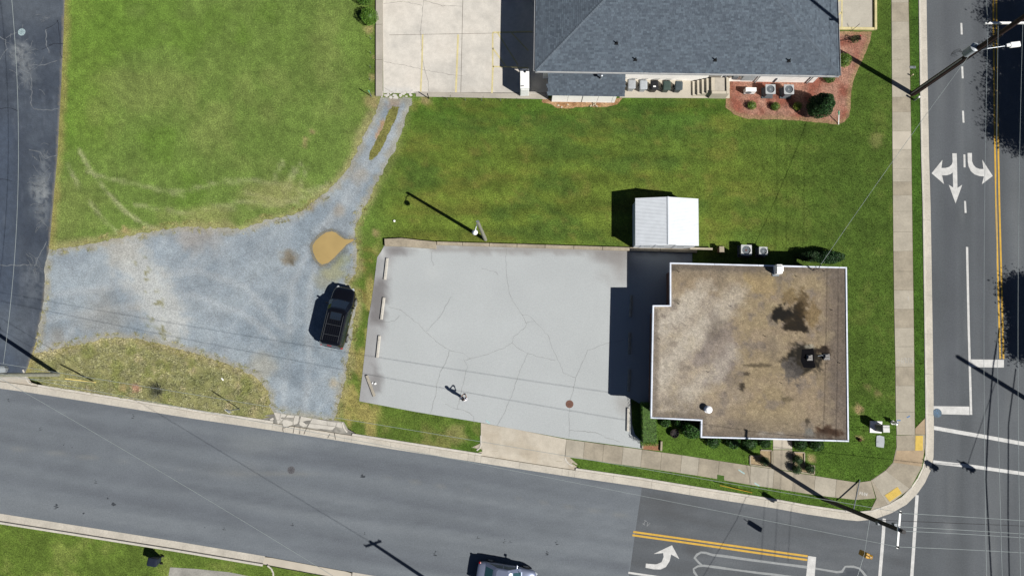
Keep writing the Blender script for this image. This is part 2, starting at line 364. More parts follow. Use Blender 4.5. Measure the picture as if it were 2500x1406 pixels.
# ------------------------------------------------------------------ lawn
TRACKS = [[(195, 370), (222, 418), (262, 470), (310, 520), (352, 548), (400, 570)], [(165, 400), (195, 460), (232, 510), (262, 545), (292, 572)], [(215, 420), (262, 436), (340, 452), (400, 466), (450, 480)],
          [(330, 500), (400, 512), (448, 522), (520, 505), (600, 492), (700, 488)], [(692, 395), (672, 430), (662, 470), (660, 500)], [(735, 400), (712, 440), (700, 480)], [(560, 445), (620, 440), (700, 455), (740, 470), (790, 455)],
          [(740, 470), (690, 500), (640, 505), (520, 515)], [(720, 410), (690, 470), (682, 495)], [(750, 410), (735, 445), (730, 470)], [(600, 470), (680, 492), (750, 500)], [(800, 450), (770, 475), (700, 495)], [(420, 470), (480, 460), (560, 440)]]
def lawn_rgb(px, py):
    n1 = fbm(px / 130, py / 130, 3); n2 = fbm(px / 38, py / 38, 11); n3 = fbm(px / 12, py / 12, 21, 3)
    c = flat(px, py, (98, 122, 50))
    left = (1 - sm(820, 1000, px)) * (1 - sm(560, 640, py))
    c = mixc(c, (115, 140, 68), left * .92)
    c = mixc(c, (114, 144, 58), left * (1 - sm(240, 330, px + (n1 - .5) * 120)) * (1 - sm(300, 420, py)) * .65)
    c = mixc(c, (142, 150, 88), left * sm(.52, .75, n1) * .4)
    c = mixc(c, (104, 136, 54), left * (1 - sm(.3, .46, n1)) * .6)
    mid = sm(900, 1020, px) * (1 - sm(1700, 2100, px)) * (1 - sm(600, 640, py))
    c = mixc(c, (112, 130, 52), mid * sm(330, 460, py + (n1 - .5) * 200) * .7)
    c = mixc(c, (84, 116, 42), mid * (1 - sm(270, 330, py)) * .8)
    stripe = .5 + .5 * np.sin((py + (n1 - .5) * 40 + px * .012) / 9.5)
    c = c * (1 + ((stripe - .5) * .24 * sm(.3, .65, fbm(px / 160, py / 60, 77)) * sm(880, 1000, px) * (1 - sm(600, 640, py)))[:, None])
    c = mixc(c, (126, 128, 58), mid * sm(.5, .72, fbm(px / 90, py / 30, 79)) * .5); c = mixc(c, (74, 104, 46), mid * sm(.52, .7, fbm(px / 120, py / 50, 83)) * .5); c = mixc(c, (132, 130, 66), sm(940, 1000, px) * (1 - sm(600, 640, py)) * sm(.6, .78, fbm(px / 30, py / 22, 85)) * .5)
    east = sm(1750, 2100, px)
    c = mixc(c, (80, 106, 42), east * .75)
    c = mixc(c, (104, 116, 56), east * sm(.58, .75, n2) * .5)
    c = mixc(c, (72, 108, 38), sm(2215, 2232, px) * .8)
    c = mixc(c, (84, 118, 42), sm(1030, 1130, px) * sm(960, 1040, py) * .6)
    isl = (1 - sm(640, 700, px)) * sm(800, 850, py) * (1 - sm(1080, 1120, py))
    c = mixc(c, (162, 158, 112), isl * (.85 + .5 * (n2 - .5)))
    c = mixc(c, (116, 126, 64), isl * sm(.56, .7, n2) * .6)
    c = mixc(c, (196, 184, 136), isl * sm(.62, .8, fbm(px / 22, py / 22, 31)) * .6)
    st = sm(800, 850, px) * (1 - sm(905, 960, px)) * sm(560, 640, py)
    c = mixc(c, (172, 160, 98), st * sm(.36, .55, fbm(px / 20, py / 45, 41)) * .85)
    c = mixc(c, (128, 100, 62), st * sm(.62, .75, fbm(px / 16, py / 16, 43)) * .6 * (1 - sm(760, 860, py)))
    c = mixc(c, (134, 132, 78), sm(1000, 1080, py) * sm(860, 900, px) * (1 - sm(1160, 1190, px)) * sm(.5, .7, n2) * .8)
    sl = sm(1240, 1262, py) * (1 - sm(700, 900, px))
    c = mixc(c, (106, 130, 54), sl * .9); c = mixc(c, (138, 146, 80), sl * sm(.55, .72, n2) * .5)
    for i, t in enumerate(TRACKS):
        c = mixc(c, (172, 178, 130), (1 - sm(2, 8, dist_line(t, px, py) + (n3 - .5) * 5)) * (.8 if i < 2 else .6) * sm(.2, .6, fbm(px / 30, py / 30, 19 + i)))
    dl = dist_line(LANE[1:17], px, py); c = mixc(c, (158, 150, 92), (1 - sm(4, 22, dl + (n2 - .5) * 24)) * .8)
    dg = dist_line(GRAVEL, px, py, True); c = mixc(c, (180, 172, 124), (1 - sm(2, 26, dg + (n2 - .5) * 30)) * .75 * (1 - sm(905, 940, px) * .6))
    dry = blob(px, py, 660, 470, 90, .8, 5, 40) * .7 + blob(px, py, 500, 525, 120, .8, 6, 28) * .6
    c = mixc(c, (160, 160, 104), dry)
    for x, y, r, k in [(763, 323, 9, .7), (746, 338, 7, .6), (741, 353, 8, .6), (900, 72, 14, .6), (912, 140, 7, .6), (912, 190, 8, .8), (908, 248, 20, .6), (1040, 243, 16, .7), (916, 568, 10, .7), (305, 562, 10, .7),
                    (2096, 998, 12, .9), (2142, 960, 10, .5), (2120, 945, 10, .4), (2098, 1070, 7, .8), (300, 946, 12, .6), (1115, 1060, 30, .5), (2046, 690, 22, .35), (1980, 1120, 12, .8), (1838, 1122, 9, .6), (2140, 345, 20, .35)]:
        c = mixc(c, (184, 160, 120), blob(px, py, x, y, r, .5, int(x) % 50) * k)
    c = mixc(c, (170, 138, 106), blob(px, py, 332, 948, 12, .3, 3) * .9)
    return c * np.array([1.075, 1.065, 1.09]) * (.86 + .28 * n3 + .2 * (n2 - .5))[:, None]
gb = MB(); gb.add([(-900, -900, -.3), (900, -900, -.3), (900, 900, -.3), (-900, 900, -.3)], [(0, 1, 2, 3)])
ground = gb.build('ground', mat('far_ground', A(104, 116, 70), .95, noises=((.05, .7, 1.3), (.6, .8, 1.2)))); tag(ground, kind='structure')
lawn = sheet('lawn', LAWN, .10, m_lawn, lambda x, y: lawn_rgb(x, y) * .97, step=9); tag(lawn, kind='structure')
slawn = sheet('south_lawn', SLAWN, .10, m_lawn, lambda x, y: lawn_rgb(x, y) * .97, step=12); tag(slawn, kind='structure')

# ------------------------------------------------------------------ roads
BREAK = [(1567, 1189), (1552, 1290), (1536, 1406), (1515, 1502)]
def road_uv(px, py): return px * .985 + py * .17, py - px * .158
CENTRE = [(-100, 1080), (300, 1125), (480, 1152), (900, 1160), (1200, 1205), (1500, 1255), (1560, 1262)]
def main_rgb(px, py):
    u, v = road_uv(px, py); n = fbm(u / 700, v / 26, 4); n2 = fbm(u / 160, v / 9, 8); n3 = fbm(px / 90, py / 90, 9)
    c = flat(px, py, (126, 133, 140)); c = mixc(c, (140, 147, 153), sm(.45, .75, n) * .8); c = mixc(c, (113, 119, 127), (1 - sm(.25, .5, n)) * .7)
    c = mixc(c, (150, 156, 158), blob(px, py, 640, 1085, 90, .9, 3, 30) * .5); c = mixc(c, (146, 150, 152), blob(px, py, 560, 1150, 80, .9, 4, 25) * .35)
    c = mixc(c, (150, 152, 150), (1 - sm(1, 5, dist_line(CENTRE, px, py) + (n2 - .3) * 9)) * .5)
    c = c * (.97 + .08 * (n2 - .5) + .08 * (n3 - .5))[:, None]
    return c
SPOTS = [(263, 1216, 2.6), (276, 1228, 3.6), (138, 1232, 3.5), (100, 1042, 1.6), (204, 1252, 3), (232, 1171, 1.4), (884, 1159, 3), (1064, 1345, 1.8), (155, 1086, 1.6), (500, 1287, 1.6), (547, 1288, 1.6), (714, 1278, 1.6), (890, 1300, 2), (1360, 1320, 1.6), (1335, 1345, 2), (1245, 1320, 1.8), (1232, 1316, 1.4), (1166, 1310, 1.6), (176, 1092, 1.5), (20, 975, 2), (325, 1012, 1.6), (1062, 1347, 1.6)]
main_road = sheet('main_road', ROAD_N[:13] + BREAK[:1] + BREAK[1:] + [(1500, 1500)] + ROAD_S[:7][::-1], 0.0, m_asph, main_rgb, step=10); tag(main_road, kind='structure')
b = MB(); rs_ = random.Random(2)
for x, y, r in SPOTS:
    for _k in range(rs_.randint(1, 3)): polysheet(b, [(x + rs_.uniform(-3, 3) * (_k > 0) * 2 + r * rs_.uniform(.5, 1.2) * math.cos(a * .9), y + r * rs_.uniform(.4, 1.1) * math.sin(a * .9) + 4 * _k) for a in range(7)], .003 + .0005 * _k)
b.build('tar_spot', mat('tar_spot', A(70, 75, 82), .9), main_road)['kind'] = 'stuff'
CROSS = BREAK[:1] + ROAD_N[13:] + [(2640, -500), (2655, 300), (2668, 900), (2690, 1400), (2720, 2000), (2235, 2000), (2230, 1800), (2200, 1680), (2140, 1620), (2000, 1580), (1515, 1502)] + BREAK[1:3][::-1]
def cross_rgb(px, py):
    n = fbm(px / 30, py / 500, 14); n2 = fbm(px / 70, py / 70, 15); u, v = road_uv(px, py); w = sm(2180, 2260, px)
    c = flat(px, py, (103, 108, 113)); c = mixc(c, (122, 126, 128), sm(.45, .8, n) * .5 * w); c = mixc(c, (88, 93, 97), (1 - sm(.25, .5, n)) * .5 * w)
    m = fbm(u / 200, v / 18, 16); c = mixc(c, (122, 126, 130), sm(.5, .8, m) * .5 * (1 - w)); c = mixc(c, (92, 95, 98), (1 - sm(.25, .48, m)) * .5 * (1 - w))
    c = mixc(c, (88, 90, 92), blob(px, py, 1620, 1235, 70, .8, 5, 35) * .5); c = mixc(c, (86, 88, 90), blob(px, py, 1690, 1340, 40, .8, 6, 25) * .6)
    for x in (2313, 2392): c = mixc(c, (84, 88, 94), (1 - sm(6, 22, np.abs(px - x - py * .012))) * .35 * (1 - sm(900, 1000, py)))
    c = mixc(c, (140, 144, 144), (1 - sm(1, 5, np.abs(px - 2345 - py * .014) + (n2 - .4) * 8)) * .35 * (1 - sm(800, 1000, py)))
    c = mixc(c, (156, 160, 162), blob(px, py, 2315, 1290, 22, .8, 7, 18) * .4); c = mixc(c, (70, 76, 84), blob(px, py, 2085, 1400, 30, .4, 9, 16) * .7)
    return c * (.95 + .12 * n2)[:, None]
cross_road = sheet('cross_road', CROSS, 0.0, m_asph, cross_rgb, step=10); tag(cross_road, kind='structure')
ev = MB(); polysheet(ev, [(2643, -500), (3400, -500), (3400, 2000), (2723, 2000), (2693, 1400), (2671, 900), (2658, 300)], .1)
ev_o = ev.build('east_verge', mat('verge_grass', A(84, 110, 46), .95, noises=((2, .8, 1.2), (12, .8, 1.2)))); tag(ev_o, kind='structure')
LANE_PALE = [[(0, 90), (14, 100), (16, 118)], [(14, 92), (40, 80)], [(50, 120), (50, 170), (74, 180), (78, 205), (76, 250), (82, 267), (120, 270), (146, 264)], [(80, 160), (108, 160), (140, 148)], [(112, 70), (113, 110), (120, 130)],
             [(70, 366), (96, 372), (110, 388), (140, 378)], [(125, 420), (118, 440), (100, 452)], [(115, 590), (96, 625), (84, 650)], [(0, 648), (80, 647)], [(60, 120), (52, 150), (48, 165)], [(20, 118), (8, 130), (0, 146)], [(55, 60), (54, 75)]]
def lane_rgb(px, py):
    n = fbm(px / 60, py / 60, 24); n2 = fbm(px / 8, py / 8, 25, 3); n5 = fbm(px / 14, py / 60, 27)
    c = flat(px, py, (77, 86, 99)); c = mixc(c, (66, 75, 89), sm(.45, .7, n) * .8); c = mixc(c, (100, 110, 122), (1 - sm(.3, .46, n)) * .4)
    c = mixc(c, (84, 97, 116), (1 - sm(20, 60, px)) * sm(250, 320, py) * .6)
    c = mixc(c, (112, 120, 128), blob(px, py, 60, 20, 100, .8, 2, 60) * .6)
    w = blob(px, py, 50, 128, 34, .9, 3, 34) * .8 + blob(px, py, 66, 180, 30, .9, 4, 40) * .45 + blob(px, py, 100, 460, 28, .8, 5, 36) * .8 + blob(px, py, 108, 395, 20, .8, 6, 30) * .5 + blob(px, py, 104, 520, 22, .9, 7, 40) * .5 + blob(px, py, 90, 690, 45, .9, 8, 60) * .35
    c = mixc(c, (176, 180, 178), np.clip(w, 0, 1) * .75 * sm(.35, .6, n2 + .08))
    c = mixc(c, (176, 164, 140), (1 - sm(1, 7, dist_line(LANE[1:17], px, py) + (n2 - .4) * 8)) * .6)
    c = mixc(c, (112, 120, 128), blob(px, py, 30, 800, 90, .9, 9, 70) * .5)
    c = mixc(c, (112, 120, 132), sm(.6, .8, n5) * .35)
    return c * (1 + .2 * (n2 - .5))[:, None]
lane = sheet('side_lane', LANE, .106, m_asph, lane_rgb, step=4.5, margin=(-20, 180, -20, 930)); tag(lane, kind='structure')
CR_SEED = [3]
def cracks(name, lines, w, z, m, parent, jit=1.2):
    CR_SEED[0] += 1
    b = MB(); rr = random.Random(3)
    for L in lines:
        q = []; z += .0003
        for a, c in zip(L, L[1:]):
            n = max(1, int(math.hypot(c[0] - a[0], c[1] - a[1]) / 6))
            for k in range(n): q.append((a[0] + (c[0] - a[0]) * k / n + rr.uniform(-jit, jit), a[1] + (c[1] - a[1]) * k / n + rr.uniform(-jit, jit)))
        q.append(L[-1]); strip(b, q, [w * rr.uniform(.5, 1.3) for _ in q], z)
    o = b.build(name, m, parent); o['kind'] = 'stuff'; return o
m_crack = mat('crack_tar', A(70, 72, 74), .9)
cracks('crack', [[(0, 266), (22, 263), (44, 272)], [(118, 110), (138, 107), (156, 107)], [(140, 50), (146, 90), (146, 130), (152, 142)], [(100, 122), (118, 115), (128, 110)], [(0, 437), (18, 439), (30, 443)], [(110, 72), (132, 62), (142, 50)]], .05, .111, mat('lane_crack', A(42, 48, 60), .9), lane)

cracks('pale_crack', LANE_PALE, .07, .1075, mat('lane_crack_pale', A(124, 130, 136), .95, noises=((6, .7, 1.2),)), lane, 1.6)
rl_ = random.Random(8); webs = []
for cx, cy, sx_, sy_, n_ in ((50, 128, 26, 26, 34), (66, 180, 18, 30, 22), (100, 455, 20, 26, 34), (112, 400, 16, 30, 18), (106, 520, 14, 40, 18), (84, 640, 14, 40, 12), (125, 40, 24, 20, 10)):
    for _k in range(n_):
        x, y = rl_.gauss(cx, sx_ * .55), rl_.gauss(cy, sy_ * .55); l = []
        a = rl_.random() * 6.28
        for _j in range(4): l.append((x, y)); a += rl_.uniform(-.7, .7); x += 7 * math.cos(a); y += 7 * math.sin(a)
        if max(p[0] for p in l) < 128 - max(0, (l[0][1] - 330) * .05): webs.append(l)
cracks('pale_crack', webs, .035, .1085, mat('lane_crack_pale', A(150, 154, 156), .95), lane, 1)
# ------------------------------------------------------------------ gravel, puddle
def gravel_rgb(px, py):
    n = fbm(px / 70, py / 70, 33); n2 = fbm(px / 14, py / 14, 34); n4 = fbm((px + py) / 16, (py - px * .6) / 90, 35)
    c = flat(px, py, (163, 175, 184)); c = mixc(c, (147, 161, 172), sm(.45, .7, n) * .7); c = mixc(c, (180, 191, 197), (1 - sm(.28, .46, n)) * .5)
    c = mixc(c, (184, 193, 199), sm(.52, .76, n4) * .5)
    for t in ([(690, 1000), (700, 900), (706, 800), (712, 700), (760, 600), (830, 500), (895, 400), (950, 290)], [(745, 1005), (752, 900), (755, 800), (757, 700), (800, 540), (868, 470), (935, 380), (985, 270)], [(690, 800), (600, 700), (480, 660), (330, 690), (130, 720)], [(710, 860), (600, 770), (470, 720), (330, 745), (120, 780)]):
        c = mixc(c, (188, 196, 201), (1 - sm(3, 14, dist_line(t, px, py) + (n2 - .5) * 14)) * .6)
    PALE = [(300, 610), (330, 650), (380, 710), (400, 760), (420, 800)]
    d = dist_line(PALE, px, py); c = mixc(c, (212, 215, 212), (1 - sm(18, 70, d + (n2 - .5) * 60)) * .9)
    c = mixc(c, (148, 146, 108), (1 - sm(6, 26, dist_line([(345, 640), (360, 700), (385, 740), (375, 790), (420, 830)], px, py))) * sm(.52, .68, n2) * .9)
    for x, y, r, col, k in [(705, 628, 22, (140, 130, 112), .9), (712, 640, 9, (112, 104, 88), .8), (755, 500, 18, (140, 128, 112), .8), (830, 625, 26, (150, 152, 96), .6), (815, 660, 30, (170, 166, 116), .6), (790, 690, 26, (176, 172, 140), .5), (828, 515, 18, (176, 164, 146), .6), (880, 425, 26, (184, 172, 152), .5),
                         (925, 320, 14, (198, 164, 124), 0), (960, 250, 20, (190, 150, 112), .5), (480, 568, 60, (180, 160, 140), .4), (300, 600, 60, (176, 172, 160), .4), (640, 900, 40, (190, 178, 150), .4), (700, 850, 40, (126, 142, 154), .5), (720, 910, 40, (130, 144, 156), .5), (270, 780, 70, (176, 166, 150), .35), (140, 850, 60, (180, 166, 146), .4), (830, 560, 40, (140, 146, 150), .3), (815, 935, 14, (196, 176, 140), .6)]:
        c = mixc(c, col, blob(px, py, x, y, r, .7, int(x) % 30) * k)
    c = mixc(c, (200, 162, 122), (1 - sm(3, 8, dist_line([(936, 298), (930, 318), (920, 335)], px, py) + (n2 - .5) * 4)) * .9)
    dpd = dist_line(PUDDLE, px, py, True); c = mixc(c, (124, 130, 134), (1 - sm(3, 18, dpd + (n2 - .5) * 18)) * .7)
    dg = dist_line(GRAVEL, px, py, True); c = mixc(c, (186, 180, 160), (1 - sm(2, 20, dg + (n2 - .5) * 26)) * .7)
    return c * (.98 + .16 * (n2 - .5) + .14 * (fbm(px / 34, py / 34, 38) - .5))[:, None]
gravel = sheet('gravel_drive', GRAVEL, .116, m_grav, gravel_rgb, step=6, jag=7.0); tag(gravel, kind='structure')
cracks('tyre_rut', [[(640, 600), (560, 640), (430, 690)], [(700, 650), (600, 690), (470, 700)]], .02, .12, mat('rut', A(124, 136, 148), .95), gravel, 2)
midg = sheet('track_grass', MIDGRASS, .123, m_lawn, lambda x, y: flat(x, y, (140, 140, 80)) * (.75 + .5 * fbm(x / 9, y / 9, 3))[:, None], step=4, jag=5); tag(midg, kind='structure')
m_pud = mat('muddy_water', A(196, 170, 114), .06, noises=((.45, .92, 1.06), (1.5, .96, 1.04)), spec=.5)
dm = sheet('damp_margin', [(812 + (x - 812) * 1.13, 604 + (y - 604) * 1.16) for x, y in PUDDLE], .1195, m_grav, lambda x, y: mixc(flat(x, y, (126, 132, 134)), (150, 142, 118), fbm(x / 8, y / 8, 9)), step=4, jag=3, parent=gravel)
pb = MB(); polysheet(pb, PUDDLE, .123)
pud = pb.build('puddle', m_pud); tag(pud, kind='structure')

# ------------------------------------------------------------------ asphalt car park
def Z1(l): return [(880 + x / 3.472, 560 + y / 3.472) for x, y in l]
def lot_rgb(px, py):
    n = fbm(px / 90, py / 90, 52); n2 = fbm(px / 22, py / 22, 53)
    c = flat(px, py, (199, 204, 205)); c = c * (.97 + .06 * n)[:, None]
    W = [(940, 610), (921, 640), (908, 740), (893, 860), (880, 970)]
    dw = dist_line(W, px, py); c = mixc(c, (166, 165, 166), (1 - sm(12, 46, dw + (n2 - .5) * 40)) * .75)
    c = mixc(c, (112, 108, 108), (1 - sm(10, 30, dist_line([(922, 700), (924, 740), (918, 770)], px, py) + (n2 - .5) * 30)) * .6)
    c = mixc(c, (124, 120, 120), blob(px, py, 975, 612, 34, .8, 4, 16) * .7)
    dn = dist_line([(1060, 606), (1524, 612), (1690, 614)], px, py); c = mixc(c, (156, 153, 151), (1 - sm(2, 16, dn + (n2 - .5) * 22)) * .75)
    c = mixc(c, (144, 140, 137), blob(px, py, 1500, 625, 60, .9, 6, 26) * .7); c = mixc(c, (150, 144, 140), blob(px, py, 1515, 655, 50, .9, 7, 50) * .45)
    c = mixc(c, (170, 168, 164), blob(px, py, 1530, 985, 30, .8, 8, 30) * .6); c = mixc(c, (206, 210, 210), blob(px, py, 1056, 666, 22, .9, 9) * .7)
    c = mixc(c, (140, 138, 138), blob(px, py, 918, 930, 18, .5, 10, 40) * .7)
    c = mixc(c, (222, 224, 222), blob(px, py, 930, 618, 14, .6, 11, 14) * .7)
    return c
lot = sheet('car_park', LOT, .120, m_lot, lot_rgb, step=9); tag(lot, kind='structure')
CR = [Z1(l) for l in ([(1240, 165), (1230, 260), (1238, 400), (1258, 520), (1290, 610), (1370, 720), (1405, 800), (1395, 830), (1300, 910), (1285, 965), (1180, 1020), (1060, 1062), (930, 1095), (890, 1110)],
     [(1370, 720), (1440, 735), (1480, 780), (1595, 905), (1640, 1040), (1690, 1140), (1720, 1218), (1825, 1255)], [(1825, 1255), (1880, 1130), (1925, 1025), (2100, 962), (2230, 935)], [(1825, 1255), (1800, 1380), (1775, 1460), (1770, 1560), (1768, 1760)],
     [(1285, 965), (1340, 1012), (1420, 1050), (1520, 1080), (1650, 1110)], [(1420, 1050), (1350, 1200), (1290, 1390), (1215, 1560), (1140, 1690)], [(930, 1095), (870, 1050), (760, 1025), (660, 965), (555, 870), (490, 800), (340, 685), (240, 655)],
     [(555, 870), (600, 820), (670, 745), (715, 665), (770, 570)], [(760, 1025), (720, 1130), (680, 1200), (650, 1310), (640, 1400), (590, 1560)], [(878, 1100), (905, 1160), (870, 1310), (850, 1400), (820, 1520)], [(80, 770), (240, 785), (290, 775), (330, 730)],
     [(605, 180), (605, 260), (618, 310)], [(1030, 330), (1155, 365), (1165, 385)], [(1400, 790), (1440, 785), (1475, 778)], [(720, 1480), (820, 1520), (900, 1540), (960, 1590), (965, 1640)], [(1775, 1700), (1990, 1720), (2080, 1760), (2200, 1800)])]
cracks('crack', CR, .020, .1245, mat('lot_crack', A(146, 146, 143), .9), lot)

# ------------------------------------------------------------------ concrete yard of the hip-roofed building
def clot_rgb(px, py):
    n = fbm(px / 60, py / 60, 61); n2 = fbm(px / 15, py / 15, 62)
    c = flat(px, py, (238, 232, 221)); c = mixc(c, (200, 197, 190), sm(.5, .75, n) * .5); c = mixc(c, (230, 222, 210), (1 - sm(.3, .5, n)) * .5)
    c = mixc(c, (188, 182, 172), sm(205, 232, py) * sm(1030, 1060, px) * sm(.4, .6, n2) * .7); c = mixc(c, (196, 190, 180), blob(px, py, 1240, 200, 50, .9, 3) * .5)
    c = mixc(c, (238, 236, 230), sm(214, 224, py) * (1 - sm(1000, 1015, px)) * sm(.3, .5, n2))
    return c * (.97 + .06 * n2)[:, None]
clot = sheet('concrete_yard', CLOT, .124, m_conc, clot_rgb, step=12); tag(clot, kind='structure')
cb = MB()
def edge_block(b, pts, w, z0, z1):
    q = [P(x, y) for x, y in pts]; l = offs(q, w / 2); r = offs(q, -w / 2)
    for i in range(len(q) - 1):
        b.hexa([(r[i].x, r[i].y, z0), (r[i + 1].x, r[i + 1].y, z0), (l[i + 1].x, l[i + 1].y, z0), (l[i].x, l[i].y, z0)], [(r[i].x, r[i].y, z1), (r[i + 1].x, r[i + 1].y, z1), (l[i + 1].x, l[i + 1].y, z1), (l[i].x, l[i].y, z1)])
    return b
m_edge = mat('edge_concrete', A(196, 189, 176), .85, noises=((.7, .9, 1.08), (9, .93, 1.06), (30, .94, 1.06)), bump=.15)
yk = struct('yard_kerb')
for a, b_ in zip([-300, -110, -20, 64, 150], [-111, -21, 63, 149, 237]):
    edge_block(MB(), [(927, b_), (927, a)], .56, .02, .27).build('kerb_stone', m_edge, yk, bevel=.015)
for a, b_ in zip([1016, 1100, 1180, 1262], [1099, 1179, 1261, 1337]):
    edge_block(MB(), [(a, 231.5 + (a - 1016) * .02), (b_, 231.5 + (b_ - 1016) * .02)], .42, .02, .135).build('kerb_stone', m_edge, yk, bevel=.01)
m_joint = mat('joint', A(120, 114, 104), .9)
jb = MB(); strip(jb, [(1130, -300), (1130, 0), (1125, 226)], .035, .1285); strip(jb, [(950, 86), (1130, 83), (1310, 80)], .03, .129); strip(jb, [(1010, 226), (1337, 228)], .05, .1295)
jb.build('joint', m_joint, clot)
cracks('crack', [[(1035, 0), (1030, 40), (1026, 80), (1030, 130), (1036, 170), (1045, 200), (1048, 226)], [(936, 10), (985, 4), (1030, 14)], [(1036, 2), (1080, 15), (1128, 16)], [(938, 152), (990, 160), (1040, 172), (1100, 183), (1130, 186)], [(938, 214), (955, 224), (962, 228)]], .03, .128, mat('yard_crack', A(150, 146, 140), .9), clot)
for pts, w in [([(1032, 85), (1030, 160), (1027, 225)], .13), ([(1118.5, 85), (1116, 150), (1113, 226)], .15), ([(1203.5, 162), (1201, 228)], .14), ([(1203, 163), (1290, 166)], .13),
               ([(1203, 80), (1300, 78)], .14), ([(1203, 80), (1203, 162)], .12), ([(1215, 81), (1265, 160)], .12), ([(1248, 80), (1290, 125)], .12), ([(1203, 118), (1235, 163)], .12)]:
    b = MB(); strip(b, pts, w, .1305); b.build('painted_line', m_ypale, clot)

ch = struct('broken_yard_edge'); rr_ = random.Random(21); m_chip = mat('chip_white', A(232, 228, 220), .85, noises=((6, .88, 1.06),))
for k in range(34):
    x = rr_.uniform(932, 1010); y = rr_.uniform(222, 241); c = P(x, y); n = rr_.randint(4, 6); r = rr_.uniform(.08, .2); a0 = rr_.random() * 3
    MB().prism([(c.x + r * rr_.uniform(.6, 1.2) * math.cos(a0 + 6.283 * j / n), c.y + r * .8 * rr_.uniform(.6, 1.2) * math.sin(a0 + 6.283 * j / n)) for j in range(n)], .05, .13 + .002 * k * .5).build('chip', m_chip, ch)
# ------------------------------------------------------------------ mulch, bare soil, slabs
def mulch_rgb(px, py):
    n = fbm(px / 30, py / 30, 71); n2 = fbm(px / 6, py / 6, 72)
    c = flat(px, py, (172, 118, 100)); c = mixc(c, (190, 144, 124), sm(.4, .65, n)); c = mixc(c, (158, 92, 74), (1 - sm(.3, .45, n)) * .7)
    d = dist_line(MULCH[:20], px, py); c = mixc(c, (176, 150, 110), (1 - sm(3, 14, d + (n2 - .5) * 12)) * .8)
    return c * (.8 + .4 * n2)[:, None]
mulch = sheet('mulch_bed', MULCH, .118, m_mulch, mulch_rgb, step=5, jag=2); tag(mulch, kind='structure')
def bare_rgb(px, py): return mixc(flat(px, py, (196, 158, 118)), (168, 124, 84), sm(.4, .7, fbm(px / 12, py / 12, 75))) * (.85 + .3 * fbm(px / 4, py / 4, 76))[:, None]
bare = sheet('bare_soil', BARE, .114, m_mulch, bare_rgb, step=5, jag=3); tag(bare, kind='structure')
ws = struct('service_walk'); edge_block(MB(), [(1512, 225.5), (1600, 226), (1690, 226.5), (1780, 227)], 1.05, .02, .15).build('slab', m_walkC, ws, bevel=.01)
edge_block(MB(), [(1512, 203.5), (1600, 204), (1690, 204.5), (1780, 205)], .85, .02, .147).build('slab', m_walkC, ws)

# ------------------------------------------------------------------ kerbs with gutters
KERB_P = [(0, -.25), (0, .008), (.52, .022), (.545, .05), (.575, .135), (.60, .145), (.72, .145), (.735, .13), (.735, -.25)]
GUT_P = [(0, -.25), (0, .008), (.52, .022), (.55, .03), (.55, -.25)]
LOW_P = [(0, -.25), (0, .008), (.52, .022), (.56, .035), (.60, .06), (.72, .075), (.735, .07), (.735, -.25)]
def sweep(pts, prof, name, parent, m):
    t = []
    for i, p in enumerate(pts):
        d = (pts[min(i + 1, len(pts) - 1)] - pts[max(i - 1, 0)]); d.z = 0; d.normalize(); n = Vector((-d.y, d.x, 0))
        t.append([tuple(p + n * o + Vector((0, 0, h))) for o, h in prof])
    return MB().loft(t, mis={1: 1, 2: 2}).build(name, [m, m_gut, m_gdirt], parent)
def kerb_run(pts, parent, seg=2.9, low=None):
    i = 0; px = to_px(pts)
    while i < len(pts) - 1:
        g = parent is kerb_n and in_gap(*px[i]); run = [pts[i]]; L = 0
        while i < len(pts) - 1 and L < seg and ((parent is kerb_n and in_gap(*px[i + 1])) == g or L == 0):
            L += (pts[i + 1] - pts[i]).length; i += 1; run.append(pts[i])
        d = (run[1] - run[0]).normalized(); run[0] = run[0] + d * .012
        lowk = parent is kerb_n and 2225 < px[i][0] and 1040 < px[i][1] < 1140 or parent is kerb_n and 2160 < px[i][0] < 2225 and px[i][1] > 1190
        sweep(run, GUT_P if g else LOW_P if lowk else KERB_P, 'gutter_pan' if g else 'kerb_stone', parent, m_kerb)
def cut(pts, f): return [p for p, q in zip(pts, to_px(pts)) if f(*q)]
kerb_n = struct('north_kerb'); kerb_run(cut(RN, lambda x, y: x > -250 and y > -200), kerb_n)
kerb_s = struct('south_kerb'); kerb_run([p for p, q in zip(RS, to_px(RS)) if 655 > q[0] > -250][::1], kerb_s)
kerb_run([p for p, q in zip(RS, to_px(RS)) if 845 < q[0] < 1600], kerb_s)
kerb_e = struct('east_kerb')
for a_, c_ in zip(*(lambda q: (q[:-1], q[1:]))(resample(xy([(2640, -300), (2655, 300), (2668, 900), (2690, 1400), (2700, 1600)]), 2.9))): sweep([a_, c_ - (c_ - a_).normalized() * .012][::-1] if False else [c_ - (c_ - a_).normalized() * .0, a_ + (c_ - a_).normalized() * .012][::-1], [(-.0, -.25), (-.0, .12), (.03, .145), (.16, .145), (.17, .13), (.17, -.25)], 'kerb_stone', kerb_e, m_kerb)
def kerb_return(pts, parent): edge_block(MB(), pts, .12, -.1, .143).build('kerb_return', m_kerb, parent, bevel=.02)
kerb_return([(58, 902), (62, 912), (66, 924), (72, 933), (80, 938)], kerb_n)
kerb_return([(836, 1030), (838, 1036), (841, 1046), (848, 1054)], kerb_n)
kerb_return([(1174, 1062), (1174.5, 1084), (1172, 1092), (1164, 1099)], kerb_n)
kerb_return([(1379, 1116), (1382, 1124), (1388, 1131), (1398, 1136)], kerb_n)
kerb_return([(654, 1379), (663, 1386), (668, 1396), (669, 1410), (669, 1430)], kerb_s)
rl = [(p[0], p[1]) for p in RNp]
